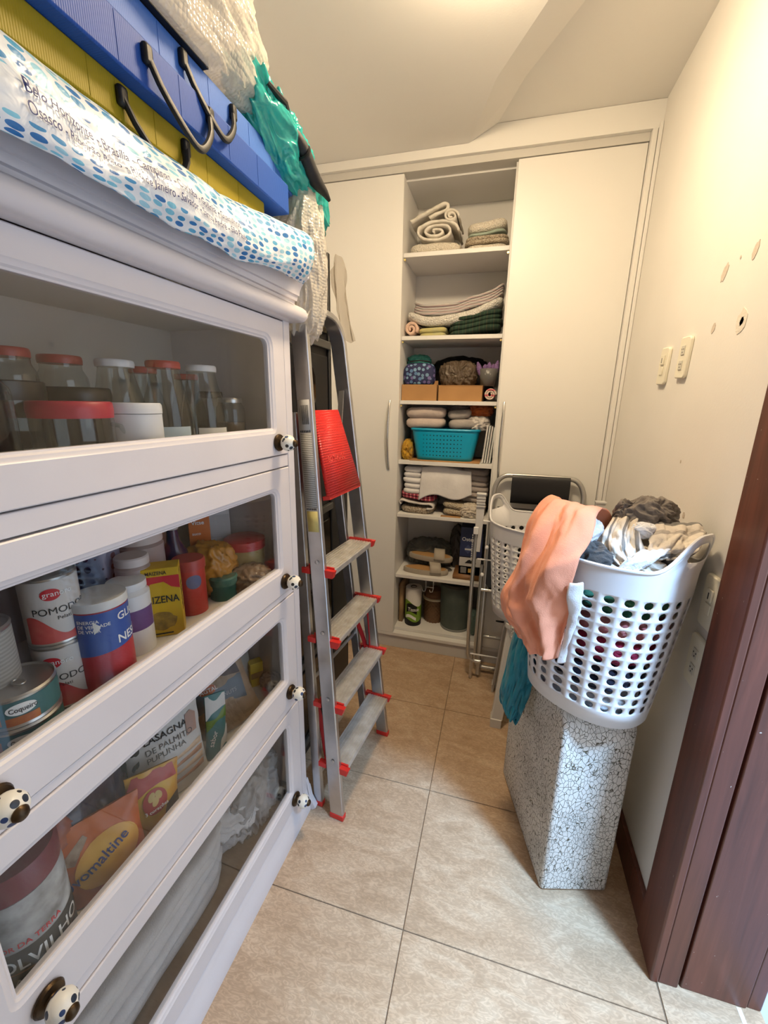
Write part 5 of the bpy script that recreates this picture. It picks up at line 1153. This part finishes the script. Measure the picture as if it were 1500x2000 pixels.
cob('cross_bar', MB().tube([(-.03, 2.07, .515), (.42, 2.07, .515)], .008, 10), CHROME)
def backrest(u, v):
    a = v * 2 * PI; z0 = 1.045; return (.075 + .27 * u, ly(z0) - .018 * math.sin(a) - .004, z0 + .072 * math.cos(a) * (1 if math.cos(a) > 0 else 1.0))
VIN = M('black_vinyl', (.012, .012, .014), .38, bump=(40, .2, .003))
cob('backrest', MB().sheet(backrest, 16, 28), VIN, ang=60)
cob('seat', puffy(.45, .035, .62, 1, 5, .004, ex=7).xf((.195, 2.085, .34)), VIN, ang=0)
# drying rack
RB = (.2, 2.03, 0)
dr = thing('drying_rack', 'folded white drying rack with toothed end pieces behind the chair', 'rack', RB)
def rob(nm, mb, m, **k): return obj(nm, mb, m, dr, loc=tuple(-c for c in RB), **k)
WPT = M('rack_white', (.66, .65, .64), .4)
for x in (-.062, .462):
    s_ = x > 0
    rob('end_arm', MB().prism([(x - .018, .74), (x + .012, .74), (x + .020, 1.03), (x - .022, 1.03)], 2.012, 2.024, 'y'), WPT, bevel=.002)
    rob('arm_top', B(x - .024, x + .022, 2.004, 2.030, 1.0305, 1.040), WPT, bevel=.002)
    for k in range(4): rob('tooth_bar', B(x - .022, x + .020, 2.006, 2.0115, .972 + .014 * k, .978 + .014 * k), WPT)
    rob('slider_clip', B(x - .026, x - .002, 1.998, 2.0118, .835, .87), WHP, bevel=.002)
    rob('rack_leg', U([(x - .012, 2.018, .84), (x - .016, 2.02, .5), (x - .010, 2.03, .18), (x + .012, 2.03, .12), (x + .06, 2.03, .115)], .010), TUBE)
    for k in range(12): rob('ratchet_tooth', B(x - .030, x - .0262, 2.008, 2.018, .69 + .012 * k, .696 + .012 * k), WPT)
for z in (.16, .70, .90): rob('rack_wire', MB().tube([(-.06, 2.02, z), (.46, 2.02, z)], .004, 8), WHP)
for p in ((-.018, 1.996, .775), (-.030, 1.996, .63)): rob('end_knob', MB().lathe([(.0005, -.006), (.008, -.004), (.010, 0), (.008, .012), (.0005, .016)], 14).xf(p, (PI / 2, 0, 0)), WHP)
for x in (-.05, .45): rob('rack_foot', MB().tube([(x, 2.03, .008), (x, 2.03, .17)], .008, 8), TUBE)
# plastic stool
SB = (.215, 1.845, 0)
so = thing('plastic_stool', 'white plastic stool carrying the rear laundry basket', 'stool', SB)
STW = M('stool_white', (.62, .60, .56), .45)
SH = .525
for sx in (-1, 1):
    for sy in (-1, 1):
        xb, yb, xt, yt = .150, .150, .112, .112
        vs = []
        for (hx, hy, z) in ((xb, yb, 0), (xb, yb, .045), (xb * .975, yb * .975, .046), (xt, yt, SH - .02)):
            o_ = .050 if z < .1 else .058
            for dx, dy in ((0, 0), (-o_, 0), (-o_ * .85, -.012), (-.014, -.014), (-.012, -o_ * .85), (0, -o_)): vs.append((sx * (hx + dx), sy * (hy + dy), z))
        fs = [tuple(range(6)), tuple(range(18, 24))] + [(j * 6 + k, j * 6 + (k + 1) % 6, (j + 1) * 6 + (k + 1) % 6, (j + 1) * 6 + k) for j in range(3) for k in range(6)]
        obj('leg', MB().add(vs, fs), STW, so, bevel=.003)
obj('seat', MB().prism(rrect(-.125, .125, -.125, .125, .03, .03, 6), SH - .03, SH, 'z'), STW, so, bevel=.006)
for s_ in (-1, 1):
    obj('apron', B(-.105, .105, s_ * .108 - .003, s_ * .108 + .003, SH - .10, SH - .03), STW, so); obj('apron', B(s_ * .108 - .003, s_ * .108 + .003, -.105, .105, SH - .10, SH - .03), STW, so)
# laundry baskets
BKW = M('basket_white', (.74, .74, .76), .33)
def basket(label, loc, axis, yaw, rise_l=.088):
    t = thing('laundry_basket', label, 'basket', loc)
    q = Vector((0, 0, 1)).rotation_difference(Vector(axis).normalized()) @ Euler((0, 0, yaw)).to_quaternion(); t.rotation_mode = 'QUATERNION'; t.rotation_quaternion = q
    NC, NR, H, z0, pz, rise = 26, 12, .440, .045, .0272, .088
    def wallp(th, z):
        f = min(z / H, 1.25); f = f ** .9; a = .158 + .044 * f; b = .134 + .043 * f; c, s_ = sq(th, 2.25); return (c * a, s_ * b, z)
    def rimz(th): return H + (rise if math.cos(th) > 0 else rise_l) * math.exp(-((min(abs((th + PI) % (2 * PI) - PI), abs(PI - (th % (2 * PI)))) / .42) ** 3)) - .004 * math.sin(th) ** 2
    mb = MB(); dth = 2 * PI / NC
    def cell(t0, t1, fz0, fz1, cu, cv, ru, rv, nb, ns):
        bd = [(i / nb, 0) for i in range(nb)] + [(1, i / ns) for i in range(ns)] + [(1 - i / nb, 1) for i in range(nb)] + [(0, 1 - i / ns) for i in range(ns)]
        n = len(bd); P = []; 
        def pt(u, v): th = t0 + (t1 - t0) * u; a = fz0(th); return wallp(th, a + (fz1(th) - a) * v)
        for u, v in bd: P.append(pt(u, v))
        for u, v in bd:
            a = math.atan2((v - cv) / rv, (u - cu) / ru); P.append(pt(cu + ru * math.cos(a), cv + rv * math.sin(a)))
        mb.add(P, [(i, (i + 1) % n, n + (i + 1) % n, n + i) for i in range(n)])
    zt = z0 + NR * pz
    off = dth / 2
    for c_ in range(NC):
        a0 = c_ * dth - off * 0; a1 = a0 + dth
        for r_ in range(NR):
            zz = z0 + r_ * pz; cell(a0, a1, lambda th: zz, lambda th: zz + pz, .5, .5, .265, .385, 4, 4)
        for k in range(4):
            b0 = a0 + dth * k / 4; b1 = a0 + dth * (k + 1) / 4
            mb.add([wallp(b0, .004), wallp(b1, .004), wallp(b1, z0), wallp(b0, z0)], [(0, 1, 2, 3)])
        ce = min(abs(((a0 + a1) / 2 + PI) % (2 * PI) - PI), abs(PI - (((a0 + a1) / 2) % (2 * PI))))
        if ce > 2.05 * dth:
            for k in range(4):
                b0 = a0 + dth * k / 4; b1 = a0 + dth * (k + 1) / 4
                for j in range(8):
                    g = lambda th, v: wallp(th, zt + (rimz(th) - zt) * v)
                    mb.add([g(b0, j / 8), g(b1, j / 8), g(b1, (j + 1) / 8), g(b0, (j + 1) / 8)], [(0, 1, 2, 3)])
    for c0 in (0, PI): cell(c0 - 2 * dth, c0 + 2 * dth, lambda th: zt, rimz, .5, .74 if (c0 == 0 or rise_l > .05) else .62, .27, .15, 16, 8)
    obj('basket_body', mb, BKW, t, weld=True, solid=.0028, ang=50)
    n = 128; obj('rim', MB().tube([wallp(2 * PI * i / n, rimz(2 * PI * i / n)) for i in range(n)], .0042, 8, True), BKW, t)
    obj('base', MB().add([wallp(2 * PI * i / 64, .004) for i in range(64)] + [tuple(Vector(wallp(2 * PI * i / 64, 0)) * .96) for i in range(64)], [tuple(range(64, 128))] + [(i, (i + 1) % 64, 64 + (i + 1) % 64, 64 + i) for i in range(64)]), BKW, t)
    return t
BK2 = basket('white perforated laundry basket on the plastic stool, empty-looking', (.190, 1.835, SH + .001), (0, 0, 1), -.50)
BKL = (.297, 1.165, .645)
BK1 = basket('white perforated laundry basket heaped with clothes, leaning on the wall', BKL, (.03, .05, 1), math.radians(-42), .03)
# crackle block
bl = thing('crackle_block', 'crackle-painted white block stool with grip slot under the laundry basket', 'stool', (.278, 1.280, 0), rotz=math.radians(15))
def rbox(w_, d_, h_, r):
    pts = []
    for cx, cy, a0 in ((w_ / 2 - r, h_ - r, 0), (-w_ / 2 + r, h_ - r, 90)):
        for k in range(7): a = math.radians(a0 + 15 * k); pts.append((cx + r * math.cos(a), cy + r * math.sin(a)))
    pts += [(-w_ / 2, 0), (w_ / 2, 0)]; return pts
mb = MB().prism([(y, z) for y, z in rbox(.43, .2, .630, .050)], -.103, .103, 'x')
obj('block_body', mb, CRACK, bl, bevel=.012, bseg=4, ang=40)
obj('grip_slot', MB().prism(ell(0, -.150, .012, .034, 20), .6295, .6312, 'z'), M('slot_dark', (.10, .07, .05), .8), bl)

# ================================================================== CLOTHES
def loft(Lp, Rp, fold=.012, nf=3.0, seed=0, nu=48, nv=60, ramp0=.15, bulge=0.0, bdir=(-.3, -1, 0), ns=1.0):
    L_ = catmull(Lp, 8); R_ = catmull(Rp, 8); bd = Vector(bdir).normalized()
    def f(u, v):
        a = lerp_path(L_, v); b = lerp_path(R_, v); p = a.lerp(b, u)
        k = max(0, min(1, (v - ramp0) / .3))
        w_ = math.sin(u * nf * 2 * PI + 1.8 * nz(v * 3 + seed, u * 2) * 2 + seed) * fold * (.5 + .5 * k)
        w_ += ns * (.010 * nz(u * 6 + seed, v * 7) + .005 * nz(u * 17, v * 19 + seed)) + ns * .006 * (1 - 2 * abs(nz(u * 7 + v * 5 + seed, v * 6 - u * 3)))
        return p + bd * (w_ + bulge * math.sin(PI * u)) + Vector((0, 0, .008 * nz(u * 5, v * 4 + seed)))
    return f
SAL = fabric('salmon_cotton', (.86, .36, .22), (.82, .33, .20), 14, .35, 500, .8)
sh = thing('salmon_shirt', 'salmon pink shirt hanging over the left rim of the front laundry basket', 'shirt', (.16, 1.2, .78))
so_ = Vector((.16, 1.2, .78))
sL = [(.235, 1.31, 1.10), (.195, 1.315, 1.165), (.159, 1.288, 1.192), (.108, 1.250, 1.115), (.076, 1.222, .995), (.051, 1.206, .900), (.071, 1.197, .840), (.125, 1.158, .799), (.159, 1.124, .787)]
sR = [(.325, 1.22, 1.115), (.296, 1.19, 1.18), (.256, 1.130, 1.192), (.225, 1.052, 1.145), (.195, 1.012, 1.081), (.195, 1.012, 1.011), (.197, 1.022, .943), (.195, 1.036, .878), (.189, 1.046, .812)]
sf = loft(sL, sR, .015, 2.4, 2.0, bulge=.050, bdir=(-.72, -.68, .15))
obj('shirt_cloth', MB().sheet(lambda u, v: sf(u, v) - so_, 56, 80), SAL, sh, solid=.004, ang=0)
def plk(u, v):
    vv = .56 + .44 * v; p = sf(.96 + .06 * u, vv) + Vector((.004, -.010, 0)); return p + Vector((.010 * u, -.004 * math.sin(PI * u), -.006 * v)) - so_
obj('white_hem_band', MB().sheet(plk, 8, 30), fabric('white_shirting', (.74, .75, .78), (.70, .71, .74), 20, .3), sh, solid=.004, ang=0)
sl1 = loft([(.120, 1.265, 1.03), (.086, 1.245, .945), (.060, 1.23, .88), (.073, 1.225, .825)], [(.19, 1.155, .99), (.157, 1.135, .90), (.130, 1.135, .825), (.112, 1.155, .79)], .010, 1.5, 7.0, bulge=.015)
obj('sleeve', MB().sheet(lambda u, v: sl1(u, v) - so_, 30, 40), SAL, sh, solid=.004, ang=0)
TL = fabric('teal_cotton', (.0, .17, .25), (.0, .20, .30), 16, .35, 500, .6)
te = thing('teal_shirt', 'teal blue shirt hanging below the salmon shirt', 'shirt', (.12, 1.28, .42)); to_ = Vector((.12, 1.28, .42))
tf = loft([(.15, 1.31, .93), (.114, 1.315, .801), (.096, 1.315, .684), (.081, 1.305, .569), (.073, 1.30, .465), (.100, 1.29, .428)], [(.19, 1.255, .93), (.172, 1.255, .812), (.170, 1.25, .728), (.166, 1.245, .621), (.153, 1.24, .509), (.125, 1.235, .447)], .006, 1.2, 4.0, bulge=.014)
obj('shirt_cloth', MB().sheet(lambda u, v: tf(u, v) - to_, 40, 70), TL, te, solid=.005, ang=0)
tf2 = loft([(.13, 1.30, .62), (.108, 1.285, .53), (.115, 1.27, .45), (.125, 1.262, .430)], [(.172, 1.24, .64), (.160, 1.232, .55), (.140, 1.232, .46), (.132, 1.235, .436)], .006, 1.0, 9.0, bulge=.012)
obj('sleeve', MB().sheet(lambda u, v: tf2(u, v) - to_, 24, 40), TL, te, solid=.004, ang=0)
ax_ = Vector((.03, .05, 1)).normalized(); BL_ = Vector(BKL); RZ = math.radians(-42)
def inb(name, label, z, w_, d_, h_, m, seed, off=(0, 0), amp=.22, sub=5, freq=2.2):
    p = BL_ + ax_ * z; return top(name, label, 'garment', crumple(w_, d_, h_, seed, amp, freq, sub, 2.6), m, (p.x + off[0], p.y + off[1], p.z), (0, 0, RZ))
inb('white_garment', 'white garment at the bottom of the front basket, seen through the holes', .006, .25, .19, .09, fabric('white_shirting', (.74, .75, .78), (.70, .71, .74), 20, .3), 101)
inb('navy_garment', 'dark navy garment low in the front basket, seen through the holes', .085, .27, .21, .10, fabric('navy_cotton', (.012, .014, .03), (.02, .022, .05)), 102, (-.012, 0))
inb('crimson_garment', 'crimson garment halfway up the front basket, seen through the holes', .165, .29, .225, .10, fabric('crimson_cotton', (.42, .02, .08), (.30, .015, .05)), 103)
inb('pink_garment', 'dusty pink garment above the crimson one in the front basket', .235, .31, .24, .09, fabric('pink_cotton', (.56, .22, .22), (.46, .12, .14)), 104)
inb('green_garment', 'dark green garment near the rim of the front basket', .300, .33, .255, .09, fabric('green_cotton', (.02, .12, .07), (.015, .09, .06)), 105)
WSH = fabric('white_shirting', (.74, .75, .78), (.70, .71, .74), 20, .3)
CREAMJ = fabric('cream_jersey', (.66, .59, .50), (.58, .51, .43), 18, .4)
ST1 = stripes('wide_grey_stripe', 'X', .36, [(0, (.66, .59, .50)), (.30, (.20, .185, .17)), (.50, (.68, .62, .54)), (.66, (.48, .43, .37)), (.74, (.68, .62, .54))], coord='UV')
ST2 = stripes('wide_grey_band', 'Y', .62, [(0, (.68, .61, .52)), (.34, (.18, .17, .16)), (.55, (.62, .56, .49)), (.70, (.40, .36, .32)), (.78, (.66, .60, .52))], coord='UV')
inb('cream_jersey', 'cream jersey heaped in the middle of the front basket', .375, .33, .26, .115, CREAMJ, 106, (.012, .012), .22, 6, 1.8)
st = thing('striped_shirt', 'cream shirt with wide grey stripes on top of the front basket', 'shirt', (.37, 1.10, 1.10)); s0 = Vector((.37, 1.10, 1.10))
fa = loft([(.320, 1.24, 1.150), (.304, 1.18, 1.166), (.276, 1.13, 1.136), (.270, 1.09, 1.102), (.299, 1.06, 1.074)], [(.385, 1.24, 1.150), (.374, 1.18, 1.179), (.357, 1.12, 1.147), (.356, 1.07, 1.112), (.358, 1.05, 1.085)], .007, 2.0, 3.0, bulge=.012, bdir=(-.2, -1, .5))
obj('shirt_body', MB().sheet(lambda u, v: fa(u, v) - s0, 40, 40), ST1, st, solid=.004, ang=0)
fb = loft([(.385, 1.22, 1.140), (.381, 1.16, 1.165), (.372, 1.11, 1.143), (.36, 1.07, 1.115), (.352, 1.06, 1.096)], [(.480, 1.22, 1.140), (.488, 1.16, 1.172), (.481, 1.10, 1.158), (.458, 1.06, 1.138), (.435, 1.05, 1.114)], .005, 1.3, 6.0, bulge=.012, bdir=(.1, -1, .6))
obj('shirt_sleeve', MB().sheet(lambda u, v: fb(u, v) - s0, 40, 40), ST2, st, solid=.004, ang=0)
NAV = fabric('black_denim', (.016, .017, .022), (.03, .03, .036)); GRY = fabric('charcoal_cotton', (.06, .06, .062), (.09, .088, .085)); TAU = fabric('taupe_jersey', (.16, .14, .125), (.21, .185, .165))
def heap(name, label, cx, cy, cz, w_, d_, h_, m, seed, rz=0, amp=.3, sub=5): return top(name, label, 'garment', crumple(w_, d_, h_, seed, amp, 1.5, max(sub, 6), 2.3, oct=2), m, (cx, cy, cz - h_ / 2), (0, 0, rz))
heap('dark_garment', 'black garment at the right rim of the front basket', .385, 1.095, 1.080, .13, .08, .090, NAV, 107, -.4)
heap('charcoal_garment', 'charcoal garment beside the right handle of the front basket', .412, 1.085, 1.092, .08, .06, .085, GRY, 108, -.5)
heap('grey_garment', 'grey garment at the left front rim of the front basket', .245, 1.095, 1.085, .11, .08, .085, GRY, 109, -.6)
heap('taupe_garment', 'taupe garment knotted on the very top of the clothes heap', .392, 1.185, 1.185, .115, .085, .095, TAU, 110, .3, .40, 6)
heap('taupe_scarf', 'small taupe twist beside the knotted garment on the heap', .335, 1.19, 1.185, .05, .05, .07, TAU, 113, .3, .45)
heap('white_sock', 'small balled white sock below the taupe garment', .364, 1.125, 1.158, .055, .045, .042, WSH, 111, .2, .2)
heap('white_collar', 'white collar flap standing at the left of the clothes heap', .245, 1.135, 1.130, .07, .05, .09, WSH, 112, .5, .3)
ff = loft([(.345, 1.062, 1.123), (.315, 1.042, 1.101), (.292, 1.040, 1.080)], [(.401, 1.050, 1.135), (.371, 1.030, 1.116), (.331, 1.028, 1.078)], .002, .8, 3.0, bulge=.004, ns=.2)
top('pale_hem', 'pale blue-white hem lying across the front of the clothes heap', 'garment', MB().sheet(lambda u, v: ff(u, v), 24, 16), WSH, (0, 0, 0), solid=.004)
top('lace_cloth', 'white lacy cloth bunched at the front of the plastic stool', 'cloth', crumple(.10, .07, .15, 121, .3, 2.4), SHAG, (.165, 1.690, .455))
